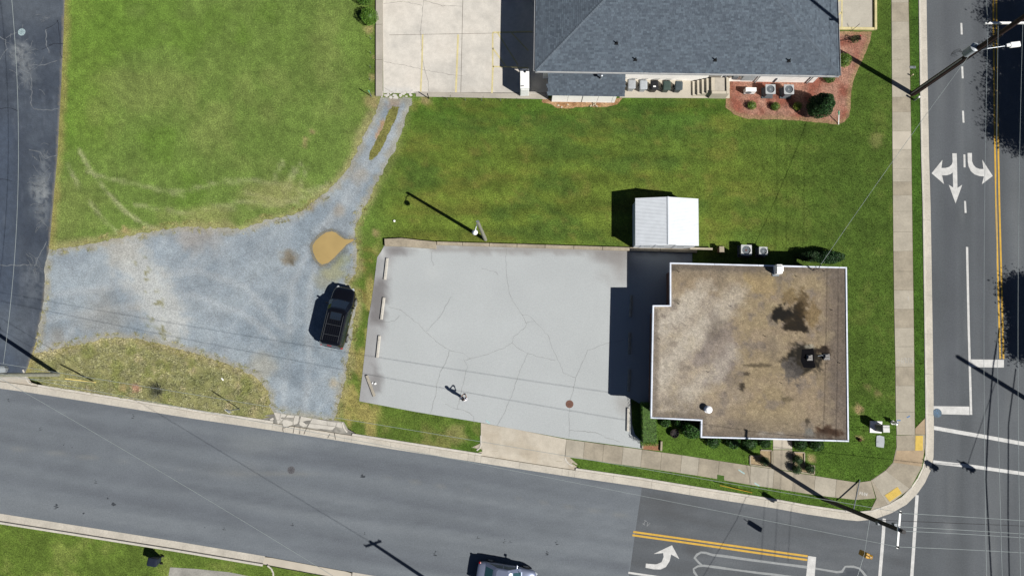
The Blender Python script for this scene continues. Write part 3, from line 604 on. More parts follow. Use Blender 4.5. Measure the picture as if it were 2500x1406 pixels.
def apron_z(px, py):
    x, y = Parr(px, py); d = dist_line([(p.x, p.y) for p in RN[::2]], x, y); return .03 + .098 * np.clip((d - .55) / .5, 0, 1)
def off_px(x0, x1, o):
    return to_px([q for p, q, r in zip(RN, offs(RN, o), RNp) if x0 <= r[0] <= x1 and r[1] > 700])
def apron_rgb(base, seed):
    def f(px, py):
        n = fbm(px / 40, py / 40, seed); n2 = fbm(px / 10, py / 10, seed + 1)
        c = flat(px, py, base); c = mixc(c, (196, 182, 160), sm(.5, .75, n) * .5); c = mixc(c, (176, 166, 148), sm(.6, .8, n2) * .4); return c
    return f
ap = struct('driveway_apron')
sheet('slab', off_px(1160, 1392, .565) + [(1386, 1130), (1380, 1115), (1383, 1072), (1278, 1051), (1240, 1044), (1174, 1032), (1174, 1085)], .12, m_conc, apron_rgb((216, 207, 190), 81), 12, zf=apron_z, parent=ap)
sheet('bedding', off_px(1140, 1412, .56) + [(1410, 1133), (1384, 1110), (1380, 1074), (1178, 1036), (1173, 1082), (1142, 1096)], .1, m_conc, apron_rgb((200, 190, 172), 84), 12, zf=lambda x, y: apron_z(x, y) - .012, parent=ap)
# broken apron of the gravel drive: each shard is a piece of its own
ap2 = struct('broken_apron')
def Z3(l): return [(640 + x / 11.364, 980 + y / 11.364) for x, y in l]
for sh in ([(345, 320), (365, 300), (520, 325), (500, 490), (420, 515)], [(532, 328), (700, 358), (545, 535), (512, 495)], [(725, 362), (905, 385), (885, 490), (845, 645), (600, 715), (560, 560)], [(920, 385), (1040, 400), (1045, 520), (985, 610), (880, 640), (880, 560)],
           [(1090, 410), (1390, 460), (1230, 690), (1150, 700), (1050, 650), (1040, 600)], [(1410, 465), (1800, 530), (1815, 655), (1340, 590)], [(1335, 600), (1815, 665), (2040, 690), (1960, 780), (1400, 730), (1265, 705)],
           [(1815, 535), (2085, 575), (2045, 680), (1825, 652)], [(2100, 575), (2180, 580), (2225, 620), (2230, 730), (2055, 690)], [(420, 520), (500, 500), (530, 540), (440, 630)], [(80, 530), (160, 495), (220, 550), (200, 580), (80, 580)], [(215, 490), (310, 440), (340, 480), (240, 570)]):
    q = Z3(sh); zz = apron_z(np.array([p[0] for p in q]), np.array([p[1] for p in q])) + .006
    b = MB(); n = len(q); w = [P(x, y) for x, y in q]
    b.add([(p.x, p.y, -.05) for p in w] + [(p.x, p.y, float(z)) for p, z in zip(w, zz)], [tuple(range(n, 2 * n))] + [(i, (i + 1) % n, n + (i + 1) % n, n + i) for i in range(n)])
    b.build('shard', mat('apron_pale', A(222, 217, 206), .85, noises=((1.5, .88, 1.06), (12, .92, 1.06))), ap2)
sheet('bedding', off_px(632, 868, .56) + [(866, 1057), (850, 1048), (840, 1030), (815, 1026), (740, 1018), (672, 1010), (655, 1012), (634, 1018)], .1, m_conc, lambda x, y: mixc(flat(x, y, (178, 174, 164)), (132, 130, 124), sm(.4, .6, fbm(x / 8, y / 8, 5))), 8, zf=lambda x, y: apron_z(x, y) - .012, parent=ap2)
cracks('crack', [Z3(l) for l in ([(560, 560), (580, 700), (590, 850)], [(905, 650), (890, 760), (860, 880)], [(1045, 650), (1045, 780), (1035, 900)], [(1250, 710), (1190, 800), (1160, 905)], [(600, 720), (740, 710), (850, 650)], [(1880, 900), (1820, 1010)], [(2000, 860), (2035, 1050)])], .045, .034, mat('apron_crack', A(112, 106, 98), .9), ap2)
ap3 = struct('lane_apron')
sheet('slab', off_px(-240, 96, .565) + [(94, 940), (76, 934), (64, 914), (40, 914), (-100, 905), (-240, 880)], .12, m_conc, apron_rgb((206, 200, 188), 88), 12, zf=apron_z, parent=ap3)
ap4 = struct('south_apron')
spx = [q for q in to_px(RS) if 655 < q[0] < 845]
spx = [(858, 1397.5)] + spx + [(636, 1357)]; sb = MB(); polysheet(sb, [(x, y + 1) for x, y in spx] + [(640, 1376), (662, 1384), (670, 1396), (671, 1412), (671, 1470), (830, 1470), (842, 1425), (858, 1420)], .006); sb.build('slab', m_walkC, ap4)

# ------------------------------------------------------------------ pavements, panel by panel
def lerp_edge(edge, t, ax):
    for a, b in zip(edge, edge[1:]):
        lo, hi = (a[ax], b[ax]) if a[ax] < b[ax] else (b[ax], a[ax])
        if lo - 1e-6 <= t <= hi + 1e-6 and a[ax] != b[ax]:
            k = (t - a[ax]) / (b[ax] - a[ax]); return (a[0] + (b[0] - a[0]) * k, a[1] + (b[1] - a[1]) * k)
    return edge[-1]
pav = struct('pavement')
def panel(q, m, z1=.128, parent=pav, name='paving_slab'):
    w = [P(x, y) for x, y in q]; c = sum(w, Vector()) / len(w); w = [p + (c - p).normalized() * .009 for p in w]
    return MB().prism([(p.x, p.y) for p in w], -.05, z1).build(name, m, parent, bevel=.006)
ys = [-300, -252, -205, -158, -110, -70, -38, 9, 55, 100, 147, 193, 239, 275, 322, 366, 413, 445, 478, 517, 567, 614, 663, 709, 755, 800, 846, 895, 941, 1005, 1061]
for i, (a, b_) in enumerate(zip(ys, ys[1:])):
    panel([lerp_edge(WALK_L, a, 1), lerp_edge(WALK_R, a, 1), lerp_edge(WALK_R, b_, 1), lerp_edge(WALK_L, b_, 1)], m_walkC if a == 322 else (m_walkB if i % 5 == 2 or a > 600 and i % 3 == 0 else m_walk))
xs = [1382, 1427, 1474, 1521, 1567, 1615, 1664, 1706, 1755, 1832, 1889, 1937, 1989, 2041, 2091, 2124]
for i, (a, b_) in enumerate(zip(xs, xs[1:])):
    n0 = lerp_edge(WALK_N, a, 0); n1 = lerp_edge(WALK_N, b_, 0); s0 = lerp_edge(WALK_S, a - 4, 0); s1 = lerp_edge(WALK_S, b_ - (4 if b_ < 2120 else -12), 0)
    panel([n0, n1, s1, s0], m_walkB if i % 3 else m_walk)
panel([(2186, 1062), (2256, 1060), (2256, 1090), (2249, 1139), (2220, 1192), (2166, 1233), (2123, 1247), (2138, 1216), (2124, 1172), (2160, 1147), (2178, 1128), (2187, 1090)], m_walkB, .119, name='bedding')
soil = MB(); strip(soil, [(2217.5, 0), (2223.5, 300), (2227.5, 600), (2230.5, 800), (2232.5, 1005), (2233, 1040)], .07, .112); soil.build('soil_shade_edge', mat('edge_soil_shade', A(96, 76, 54), .95, noises=((4, .7, 1.3),)), pav)  # dark strip: edge soil together with painted shade of the verge edge
m_ramp = mat('ramp_concrete', A(190, 168, 138), .88, noises=((.7, .82, 1.12), (5, .9, 1.08), (25, .94, 1.06)), bump=.15)
for q, m in (([(2232, 1045), (2256, 1020), (2256.5, 1060), (2232, 1060)], m_ramp), ([(2187, 1062), (2231, 1062), (2256, 1062), (2255, 1098), (2187, 1098)], m_walkB), ([(2187, 1099), (2255, 1099), (2249, 1138), (2179, 1128)], m_ramp),
             ([(2179, 1129), (2249, 1139), (2219, 1190), (2161, 1147)], m_walkB), ([(2160, 1148), (2218, 1191), (2166, 1231), (2127, 1171)], m_walk), ([(2126, 1173), (2165, 1232), (2123, 1246), (2138, 1216)], m_walkB)):
    panel(q, m, .126)
for q in ([(2233, 1062.5), (2251.5, 1062.5), (2251, 1099), (2232, 1099)], [(2158, 1208), (2189.5, 1187), (2200, 1203), (2170, 1224)]):
    t = panel(q, m_tact, .134, name='tactile_panel'); w = [P(x, y, .134) for x, y in q]; d = MB()
    nu = max(3, int((w[1] - w[0]).length / .075)); nv = max(3, int((w[3] - w[0]).length / .075))
    for i in range(nu):
        for j in range(nv):
            a = (i + .5) / nu; c = (j + .5) / nv; p = w[0] * (1 - a) * (1 - c) + w[1] * a * (1 - c) + w[2] * a * c + w[3] * (1 - a) * c
            d.add([p + Vector((.022 * math.cos(k * 1.5708), .022 * math.sin(k * 1.5708), 0)) for k in range(4)] + [p + Vector((.011 * math.cos(k * 1.5708), .011 * math.sin(k * 1.5708), .008)) for k in range(4)], [(4, 5, 6, 7), (0, 1, 5, 4), (1, 2, 6, 5), (2, 3, 7, 6), (3, 0, 4, 7)])
    dm = d.build('dome', m_tact, t); dm['kind'] = 'stuff'
sq = MB(); polysheet(sq, [(1751, 1158), (1768, 1161), (1768, 1173), (1751, 1170)], .1325); sq.build('grass_cutout', mat('cutout_grass', A(78, 112, 40), .95, noises=((8, .7, 1.3),)), pav)
fw = struct('front_walk')
panel([(1886, 1060), (1932, 1060), (1933, 1096), (1886, 1096)], m_walkC, .126, fw); panel([(1886, 1097), (1933, 1097), (1935, 1150), (1886, 1143)], m_walkB, .126, fw)
# writing sprayed on the pavement
m_chalk = mat('chalk_paint', A(226, 222, 212), .9, noises=((20, .75, 1.1),)); m_blue = mat('blue_paint', A(110, 150, 200), .9, noises=((15, .7, 1.2),)); m_cyan = mat('pale_blue_paint', A(190, 225, 225), .9, noises=((15, .7, 1.2),))
def glyphs(text, x, y, h, adv, m, parent, z, rz=0.0, w=.035, name='sprayed_writing'):
    S = {'6': [(.8, 1), (.3, .75), (.1, .35), (.25, .05), (.65, .05), (.85, .3), (.6, .5), (.2, .4)], '8': [(.5, .55), (.2, .75), (.45, 1), (.75, .78), (.5, .55), (.15, .28), (.45, 0), (.85, .25), (.5, .55)], '1': [(.5, 1), (.45, 0)], '/': [(.8, 1.05), (.2, -.05)],
         '7': [(.1, 1), (.85, 1), (.4, 0)], 'F': [(.15, 0), (.15, 1), (.85, 1), (.15, 1), (.15, .55), (.7, .55)], 'R': [(.15, 0), (.15, 1), (.8, .8), (.2, .5), (.85, 0)], 'O': [(.5, 1), (.12, .5), (.5, 0), (.88, .5), (.5, 1)], 'W': [(.0, 1), (.25, 0), (.5, .7), (.75, 0), (1, 1)],
         'H': [(.1, 1), (.9, 1), (.5, 1), (.5, 0), (.1, 0), (.9, 0)], 'V': [(.1, 1), (.5, 0), (.9, 1)]}
    ca, sa = math.cos(rz), math.sin(rz); o = P(x, y, z); b = MB(); k = 0
    for i, ch in enumerate(text):
        if ch not in S: continue
        q = [o + Vector(((i * adv + gx * adv * .8) * ca - gy * h * sa, (i * adv + gx * adv * .8) * sa + gy * h * ca, 0)) for gx, gy in S[ch]]
        for a, c in zip(q, q[1:]):
            k += 1; up = Vector((0, 0, .0005 * k))
            d = (c - a).normalized(); n = Vector((-d.y, d.x, 0)) * w / 2; b.add([a - n + up, c - n + d * w * .4 + up, c + n + d * w * .4 + up, a + n + up], [(0, 1, 2, 3)])
    o2 = b.build(name, m, parent, fix=False); return o2
glyphs('6/8/18', 2200, 886, .40, .16, m_chalk, pav, .1325)
glyphs('7', 2215, 733, .25, .2, m_chalk, pav, .1325)
glyphs('FROW', 2098, 1207, .22, .16, m_chalk, pav, .1325, -.15, w=.05)
for pts, m in (([(2190, 1026), (2199, 1026)], m_blue), ([(2214, 1019), (2222, 1015)], m_blue), ([(1803, 1146), (1818, 1156)], m_cyan), ([(1842, 1178), (1854, 1186)], m_cyan)):
    b = MB(); strip(b, pts, .09, .1325); b.build('sprayed_mark', m, pav)
b = MB(); strip(b, [(1186, 1026), (1196, 1033)], .12, .1345); b.build('sprayed_mark', m_cyan, lot)

# ------------------------------------------------------------------ retaining kerb of the car park
rk = struct('retaining_kerb'); m_oldc = mat('old_concrete', A(192, 180, 158), .9, noises=((.8, .8, 1.1), (7, .85, 1.1), (25, .88, 1.1)), bump=.3)
b = MB(); b.prism([tuple(P(x, y))[:2] for x, y in ((940, 585), (982, 583), (1024, 588), (1066, 592), (1066, 609), (1020, 606), (980, 603), (941, 602))], -.05, .36); b.build('slab', m_oldc, rk, bevel=.02)
xs = [1067, 1130, 1195, 1262, 1330, 1400, 1470, 1536, 1610, 1700]
for a, c in zip(xs, xs[1:]):
    f = lambda x: 595.5 + (x - 1067) * .0300
    edge_block(MB(), [(a + .5, f(a)), (c - .5, f(c))], .27, -.05, .34).build('kerb_stone', m_oldc, rk, bevel=.015)

# ------------------------------------------------------------------ road markings
def Z5(l): return [(2260 + x / 7.8125, 340 + y / 7.8125) for x, y in l]
def mark(road, name, m, pts=None, w=None, poly=None, z=.0045, label=None):
    b = MB()
    if poly: polysheet(b, poly, z)
    else: strip(b, pts, w, z)
    o = b.build(name, m, road)
    if label: o['label'] = label
    return o
mark(cross_road, 'lane_arrow', m_wmark, poly=Z5([(508, 272), (592, 272), (600, 560), (606, 930), (697, 870), (570, 1225), (440, 870), (524, 925), (516, 635), (470, 670), (400, 690), (312, 692), (348, 856), (113, 652), (320, 395), (300, 552), (380, 550), (450, 530), (500, 480), (514, 430)]), label='white straight and turn arrow painted in the kerb lane')
mark(cross_road, 'lane_arrow', m_wmark, poly=Z5([(798, 265), (882, 265), (884, 420), (910, 490), (960, 545), (1030, 570), (1102, 572), (1078, 392), (1280, 703), (1070, 862), (1112, 712), (1030, 706), (930, 672), (860, 610), (818, 520), (803, 430)]), label='white turn arrow painted beside the yellow centre lines')
def Z2(l): return [(1240 + x / 3.8, 1036 + y / 3.8) for x, y in l]
mark(cross_road, 'lane_arrow', m_wmark, poly=Z2([(1280, 1287), (1375, 1295), (1425, 1275), (1445, 1225), (1440, 1190), (1352, 1198), (1522, 1117), (1590, 1245), (1515, 1203), (1500, 1265), (1465, 1320), (1415, 1342), (1350, 1340), (1277, 1326)]), label='white left turn arrow painted below the double yellow lines')
for pts in ([(2347, 57), (2348, 85)], [(2349, 163), (2350.5, 192)], [(2351, 271), (2352.5, 300)], [(2354.5, 377.5), (2355, 409)], [(2356, 491), (2357.5, 520)], [(2342, -60), (2344, -30)]): mark(cross_road, 'lane_dash', m_wmark, pts, .16)
mark(cross_road, 'lane_line', m_wmark, [(2361, 603), (2365, 800), (2368, 906), (2371, 1012)], .18)
mark(cross_road, 'stop_bar', m_wmark, poly=[(2279, 991), (2366.5, 992), (2367, 1012.5), (2281, 1010)], z=.0048)
mark(cross_road, 'stop_bar', m_wmark, poly=[(2370.5, 877), (2451, 878), (2451, 897), (2371, 896)], z=.0048)
for k, q in enumerate(([(2423, -100), (2425, 0), (2428, 300), (2432, 500), (2437, 700), (2442, 876)], [(2430, -100), (2432.5, 0), (2436, 300), (2440, 500), (2445.5, 700), (2450, 876)])): mark(cross_road, 'centre_line', m_ymark, q, .14)
mark(cross_road, 'crosswalk_line', m_wmark, [(2280, 1044), (2400, 1065), (2500, 1083), (2640, 1108)], .30); mark(cross_road, 'crosswalk_line', m_wmark, [(2278, 1127), (2380, 1139), (2500, 1156), (2650, 1178)], .27)
mark(cross_road, 'crosswalk_line', m_wmark, [(2239, 1208), (2233, 1300), (2226, 1406), (2218, 1560)], .25); mark(cross_road, 'crosswalk_line', m_wmark, [(2159, 1265), (2156, 1310), (2148, 1406), (2140, 1540)], .25)
mark(cross_road, 'centre_line', m_ymark, [(1546, 1297.5), (1700, 1319), (1850, 1340), (1972, 1357)], .15); mark(cross_road, 'centre_line', m_ymark, [(1544, 1305.5), (1700, 1327.5), (1850, 1349), (1971, 1366)], .15)
mark(cross_road, 'stop_bar', m_wmark, poly=[(1973, 1356), (1992.5, 1359), (1984, 1470), (1962, 1467)], z=.0048)
mark(cross_road, 'lane_line', m_wmark, [(1534, 1397), (1610, 1408), (1750, 1428), (1950, 1458)], .15)
def Z4(l): return [(1660 + x / 5, 1320 + y / 5) for x, y in l]
m_seal = mat('loop_sealant', A(168, 172, 173), .75, noises=((3, .88, 1.08), (20, .88, 1.1)))
b = MB(); zs = .002
for L, w in (([(270, 300), (215, 250), (180, 205), (210, 165), (260, 138), (320, 145), (400, 168), (520, 182), (800, 220), (1200, 275), (1550, 320), (1700, 342), (1920, 380), (1980, 370), (2020, 310), (2120, 312), (2190, 335), (2230, 375), (2270, 430), (2300, 500)], .17), ([(210, 430), (175, 380), (165, 340), (215, 305), (290, 298), (450, 318), (700, 352), (950, 388), (1100, 402), (1290, 430), (1500, 460)], .17), ([(210, 430), (230, 480), (300, 520)], .2)):
    q = Z4(L); zs += .0008; strip(b, [(x + random.uniform(-.4, .4), y + random.uniform(-.4, .4)) for x, y in q], [w * random.uniform(.75, 1.25) for _ in q], zs)
b.build('loop_sealant', m_seal, cross_road)
glyphs('HV', 1568, 1277, .3, .3, m_seal, cross_road, .0046, -.5, name='sprayed_mark')
def manhole(road, x, y, r, m, m2, z, label):
    b = MB(); c = P(x, y, z); b.lathe([(r, 0), (r, .006)], c, 24); o = b.build('manhole_cover', m, road); o['label'] = label
    d = MB()
    for k in range(8):
        a = k * math.pi / 4 + .2; d.cbox((c.x + math.cos(a) * r * .55, c.y + math.sin(a) * r * .55, c.z + .008), (r * .6, .035, .006), a)
    d.lathe([(r * .16, .005), (r * .16, .011)], c, 10); d.build('rib', m2, o)
    return o
manhole(lane, 53, 79, .31, mat('pale_iron', A(184, 206, 210), .6, noises=((12, .8, 1.1),)), mat('pale_iron_dark', A(130, 150, 158), .6), .107, 'pale painted round manhole cover')
manhole(main_road, 711, 1147, .30, mat('road_iron', A(112, 112, 116), .6, noises=((12, .8, 1.15),)), mat('road_iron_dark', A(74, 74, 78), .6), .001, 'grey iron manhole cover in the road')
manhole(lot, 1390.5, 986, .31, mat('rust_iron', A(136, 98, 84), .75, noises=((12, .8, 1.15),)), mat('rust_iron_dark', A(110, 78, 66), .75), .121, 'rusty brown manhole cover in the car park')
manhole(cross_road, 2288, 1008, .36, mat('blue_iron', A(96, 116, 132), .7, noises=((6, .7, 1.3),)), mat('blue_iron_paint', A(100, 140, 180), .7), .003, 'manhole cover with blue spray paint by the stop bar')
# yellow-kerbed concrete pad
pad = struct('accessible_bay')
b = MB(); polysheet(b, [(2040, -400), (2130, -400), (2130, 70), (2044, 70)], .126); b.build('slab', mat('pad_concrete', A(206, 200, 186), .88, noises=((1, .92, 1.06), (12, .93, 1.06)), bump=.12), pad)
edge_block(MB(), [(2134.5, 76), (2133, -300)], .19, .0, .30).build('yellow_kerb', m_ypale, pad, bevel=.02); edge_block(MB(), [(2040, 72.5), (2131, 74)], .2, .0, .295).build('yellow_kerb', m_ypale, pad, bevel=.02)
for q, w in (([(2055.5, -300), (2055.5, 68)], .12), ([(2040, 44), (2055, 30)], .12), ([(2040, 11), (2055, -4)], .12)):
    b = MB(); strip(b, q, w, .1305); b.build('painted_line', m_ypale, pad)
sl2 = struct('south_slab'); b = MB(); polysheet(b, [(415, 1384), (480, 1388), (560, 1396), (610, 1406), (640, 1470), (400, 1470)], .108)
b.build('slab', mat('slab_grey', A(176, 174, 166), .9, noises=((.8, .75, 1.15), (8, .85, 1.1))), sl2)
# ------------------------------------------------------------------ hip-roofed building
m_wallw = mat('white_wall', (.86, .84, .80), .7, noises=((1, .95, 1.04), (14, .96, 1.04)))
m_fascia = mat('gutter_white', A(206, 208, 210), .5, noises=((2, .9, 1.08),))
m_soff = mat('soffit', A(190, 190, 188), .7); m_pane = glass('window_pane', (.02, .03, .04)); m_door = mat('door_paint', A(176, 170, 160), .6)
def shingle_plane(b, cols, O, u, s, n, poly, palette, rr, tabw=.25, exp=.15):
    """overlapping shingle tabs on the plane O + a*u + t*s, inside the polygon given in (a, t)"""
    us = [p[0] for p in poly]; ts = [p[1] for p in poly]; pu = np.array(poly)
    row = 0; t = min(ts)
    while t < max(ts) - exp * .4:
        a = min(us) - rr.random() * tabw
        while a < max(us):
            w = tabw * rr.choice((.55, .8, 1, 1, 1.25)); ca, ctt = a + w / 2, t + exp / 2
            if inside(poly, np.array([ca]), np.array([ctt]))[0]:
                lift = .006 + rr.random() * .006; p = [O + u * (a + .004) + s * t + n * (lift + .008), O + u * (a + w - .004) + s * t + n * (lift + .008), O + u * (a + w - .004) + s * (t + exp) + n * .004, O + u * (a + .004) + s * (t + exp) + n * .004,
                     O + u * (a + .004) + s * t + n * .0, O + u * (a + w - .004) + s * t + n * .0]
                b.add(p, [(0, 1, 2, 3), (4, 5, 1, 0)])
                c = np.array(palette[rr.randrange(len(palette))]) * rr.uniform(.93, 1.07); cols += [c] * 6
            a += w
        t += exp; row += 1
PAL = [lin(c) * .84 / GAIN for c in ((108, 121, 134), (114, 128, 141), (102, 114, 127), (118, 132, 145), (109, 122, 135), (105, 117, 130), (96, 108, 121))]
ZE = 3.35
sw, se = P(1307, 173, ZE), P(2049, 184.5, ZE); ux = (se - sw); WID = ux.length; ux.normalize(); uy = Vector((-ux.y, ux.x, 0)); up = Vector((0, 0, 1))
DEP = 18.0; PIT = .27
bld = thing('hip_roofed_building', 'large white building with a grey shingled hip roof', 'building', (sw.x, sw.y, .1), math.atan2(ux.y, ux.x))
def BL(a, d, z): return sw + ux * a + uy * d + up * (z - ZE)
OH = .72
wb = MB(); wb.hexa([BL(OH, OH, 0), BL(WID - OH, OH, 0), BL(WID - OH, DEP - OH, 0), BL(OH, DEP - OH, 0)], [BL(OH, OH, ZE - .12), BL(WID - OH, OH, ZE - .12), BL(WID - OH, DEP - OH, ZE - .12), BL(OH, DEP - OH, ZE - .12)])
wb.build('wall', m_wallw, bld, world=True)
sf = MB(); sf.hexa([BL(.06, .06, ZE - .16), BL(WID - .06, .06, ZE - .16), BL(WID - .06, DEP - .06, ZE - .16), BL(.06, DEP - .06, ZE - .16)], [BL(.06, .06, ZE - .02), BL(WID - .06, .06, ZE - .02), BL(WID - .06, DEP - .06, ZE - .02), BL(.06, DEP - .06, ZE - .02)])
sf.build('soffit', m_soff, bld, world=True)
for i, (a, b_, c, d) in enumerate(((0, 0, WID, 0), (WID, 0, WID, DEP), (WID, DEP, 0, DEP), (0, DEP, 0, 0))):
    p, q = BL(a, b_, 0), BL(c, d, 0); t = (q - p).normalized(); nrm = Vector((t.y, -t.x, 0)); g = MB()
    L = (q - p).length; k = 0.0; segs = []
    while k < L: segs.append((k, min(k + 1.22, L))); k += 1.22
    for k0, k1 in (segs if i == 0 else [(0, L)]):
        e0 = p + t * (k0 + .004); e1 = p + t * (k1 - .004)
        pr = [(-.02, ZE - .15), (.13, ZE - .13), (.145, ZE + .005), (.12, ZE + .005), (.11, ZE - .09), (.0, ZE - .09)]
        g.loft([[e0 + nrm * o + up * h - up * 0 for o, h in pr], [e1 + nrm * o + up * h for o, h in pr]])
    for v in range(len(g.v)): pass
    g.build('gutter', m_fascia, bld, world=True)
H2 = DEP / 2; rz_ = ZE + PIT * H2; ridge0 = BL(H2, H2, rz_); ridge1 = BL(WID - H2, H2, rz_)
rb = MB(); rb.add([BL(0, 0, ZE), BL(WID, 0, ZE), BL(WID, DEP, ZE), BL(0, DEP, ZE), ridge0, ridge1], [(0, 1, 5, 4), (1, 2, 5), (2, 3, 4, 5), (3, 0, 4), (3, 2, 1, 0)])
roof = rb.build('roof', m_shing, bld, world=True, colors=np.tile(PAL[2] * .8, (6, 1)))
rr = random.Random(5); sl_len = math.hypot(H2, PIT * H2)
for O, u, back, Lw in ((BL(0, 0, ZE), ux, uy, WID), (BL(WID, 0, ZE), uy, -ux, DEP), (BL(WID, DEP, ZE), -ux, -uy, WID), (BL(0, DEP, ZE), -uy, ux, DEP)):
    s_ = (back + up * PIT).normalized(); n_ = u.cross(s_); sb_ = MB(); cs = []
    poly = [(0, -.03), (Lw, -.03), (Lw - H2 - .0, sl_len), (H2, sl_len)]
    if abs(Lw - 2 * H2) < .01: poly = [(0, -.03), (Lw, -.03), (H2, sl_len)]
    shingle_plane(sb_, cs, O, u, s_, n_, poly, PAL, rr)
    o = sb_.build('shingles', m_shing, roof, world=True, colors=np.array(cs), fix=False); o['kind'] = 'stuff'
for a, c in ((BL(0, 0, ZE), ridge0), (BL(WID, 0, ZE), ridge1), (BL(WID, DEP, ZE), ridge1), (BL(0, DEP, ZE), ridge0), (ridge0, ridge1)):
    d = (c - a); L = d.length; d.normalize(); sd = d.cross(up).normalized(); nn = sd.cross(d); k = 0; hb = MB(); cs = []
    while k < L - .1:
        e = min(k + .2, L); dn = .045
        hb.add([a + d * k + sd * .16 - nn * dn + nn * .03, a + d * k + nn * .045, a + d * k - sd * .16 - nn * dn + nn * .03, a + d * e + sd * .16 - nn * dn + nn * .015, a + d * e + nn * .03, a + d * e - sd * .16 - nn * dn + nn * .015], [(0, 3, 4, 1), (1, 4, 5, 2)])
        cc = lin((112, 124, 136)) * .84 / GAIN * rr.uniform(.9, 1.08); cs += [cc] * 6; k += .2
    o = hb.build('hip_cap', m_shing, roof, world=True, colors=np.array(cs), fix=False); o['kind'] = 'stuff'
def on_roof(px, py):                           # a spot on the south slope seen at this pixel
    z = ZE + .2
    for _ in range(30):
        p = P(px, py, z); d = (p - sw).dot(uy); z = ZE + PIT * max(d, 0)
    return P(px, py, z)
for x, y in ((1505, 106), (1551, 146), (1746, 147), (1926, 149)):
    p = on_roof(x, y); b = MB(); b.tube([p - up * .1, p + up * .32], .05, 10); b.cbox((p.x, p.y, p.z + .02), (.26, .3, .03)); b.build('vent_pipe', m_black, roof, world=True)
def wall_at(px, z):                            # a spot on the south wall, seen at pixel column px
    p = P(px, 192, z); a = (p - sw).dot(ux); return BL(a, OH, z)
def wbox(name, px, z, w, h, d, m, parent=None, lab=None):
    p = wall_at(px, z); b = MB(); q = [p + ux * sx * w / 2 - uy * .0 for sx in (-1, 1)]
    b.hexa([q[0] - uy * d - up * h / 2, q[1] - uy * d - up * h / 2, q[1] - up * h / 2, q[0] - up * h / 2], [q[0] - uy * d + up * h / 2, q[1] - uy * d + up * h / 2, q[1] + up * h / 2, q[0] + up * h / 2])
    o = b.build(name, m, bld, world=True, bevel=.01)
    if lab: o['label'] = lab
    return o
wbox('meter_box', 1795, 1.55, .42, .6, .32, m_grey); wbox('electric_cabinet', 1828, 1.5, 1.0, 1.1, .28, mat('cabinet_grey', A(196, 200, 202), .6, noises=((3, .93, 1.05),)), lab='large pale grey electric cabinet on the wall')
wbox('meter_box', 1812, 1.2, .2, .35, .2, m_white)
for x in (1775, 1858, 1988):
    p = wall_at(x, 1.6) - uy * .08; b = MB(); b.tube([p - up * 1.5, p + up * 1.5], .05, 6); b.build('downpipe', m_fascia, bld, world=True)
for x in (1600, 1690): wbox('window', x, 1.9, 1.0, .8, .03, m_pane)
wbox('door', 1752, 1.75, .95, 2.05, .04, m_door); wbox('conduit', 1893, .5, .08, .9, .07, m_grey)
wall_w = [BL(OH, 3 + 4 * k, 0) for k in range(3)]
for p in wall_w:
    b = MB(); q = p - ux * .03; b.hexa([q + up * 1, p + up * 1, p + uy * 1.4 + up * 1, q + uy * 1.4 + up * 1], [q + up * 2.3, p + up * 2.3, p + uy * 1.4 + up * 2.3, q + uy * 1.4 + up * 2.3]); b.build('window', m_pane, bld, world=True)
    f = MB()
for p in [BL(WID - OH, 3 + 4 * k, 0) for k in range(3)]:
    b = MB(); q = p + ux * .03; b.hexa([p + up * 1, q + up * 1, q + uy * 1.4 + up * 1, p + uy * 1.4 + up * 1], [p + up * 2.3, q + up * 2.3, q + uy * 1.4 + up * 2.3, p + uy * 1.4 + up * 2.3]); b.build('window', m_pane, bld, world=True)
# lean-to
ZL, ZH = 2.35, 2.95
l0, l1 = P(1337, 233, ZL), P(1525, 235.5, ZL); L_ = (l1 - l0).length; dback = (sw - l0).dot(uy) + .35
lean = thing('lean_to', 'low lean-to shed with grey shingle roof and white panels', 'lean-to', (l0.x, l0.y, .1), math.atan2(ux.y, ux.x))
def LL(a, d, z): return l0 + ux * a + uy * d + up * (z - ZL)
dw = (P(1343, 249) - P(1343, 249 - 0)).length
wd = max(.25, (P(1420, 249.5, .1) - l0).dot(uy)); dback = max(dback, 1.9)
b = MB(); x0, x1 = .42, L_ - .5
b.hexa([LL(x0, wd, 0), LL(x1, wd, 0), LL(x1, dback, 0), LL(x0, dback, 0)], [LL(x0, wd, ZL - .05 + .1), LL(x1, wd, ZL + .05), LL(x1, dback, ZH - .1), LL(x0, dback, ZH - .1)]); b.build('wall', mat('leanto_wall', A(150, 152, 152), .7), lean, world=True)
k = x0
for wp in (1.3, 1.15, .05, 1.25, 1.2, .6):
    e = min(k + wp, x1)
    if wp > .1:
        b = MB(); b.hexa([LL(k + .012, wd - .03, .12), LL(e - .012, wd - .03, .12), LL(e - .012, wd + .005, .12), LL(k + .012, wd + .005, .12)], [LL(k + .012, wd - .03, ZL - .05), LL(e - .012, wd - .03, ZL - .05), LL(e - .012, wd + .005, ZL - .05), LL(k + .012, wd + .005, ZL - .05)]); b.build('panel', m_wallw, lean, world=True, bevel=.006)
    k = e
b = MB(); b.hexa([LL(0, 0, ZL - .05), LL(L_, 0, ZL - .05), LL(L_, dback, ZH - .05), LL(0, dback, ZH - .05)], [LL(0, 0, ZL), LL(L_, 0, ZL), LL(L_, dback, ZH), LL(0, dback, ZH)])
lroof = b.build('roof', m_shing, lean, world=True, colors=np.tile(PAL[2], (8, 1)))
sb_ = MB(); cs = []; s_ = (uy * dback + up * (ZH - ZL)).normalized(); PL2 = [c * .92 for c in PAL]
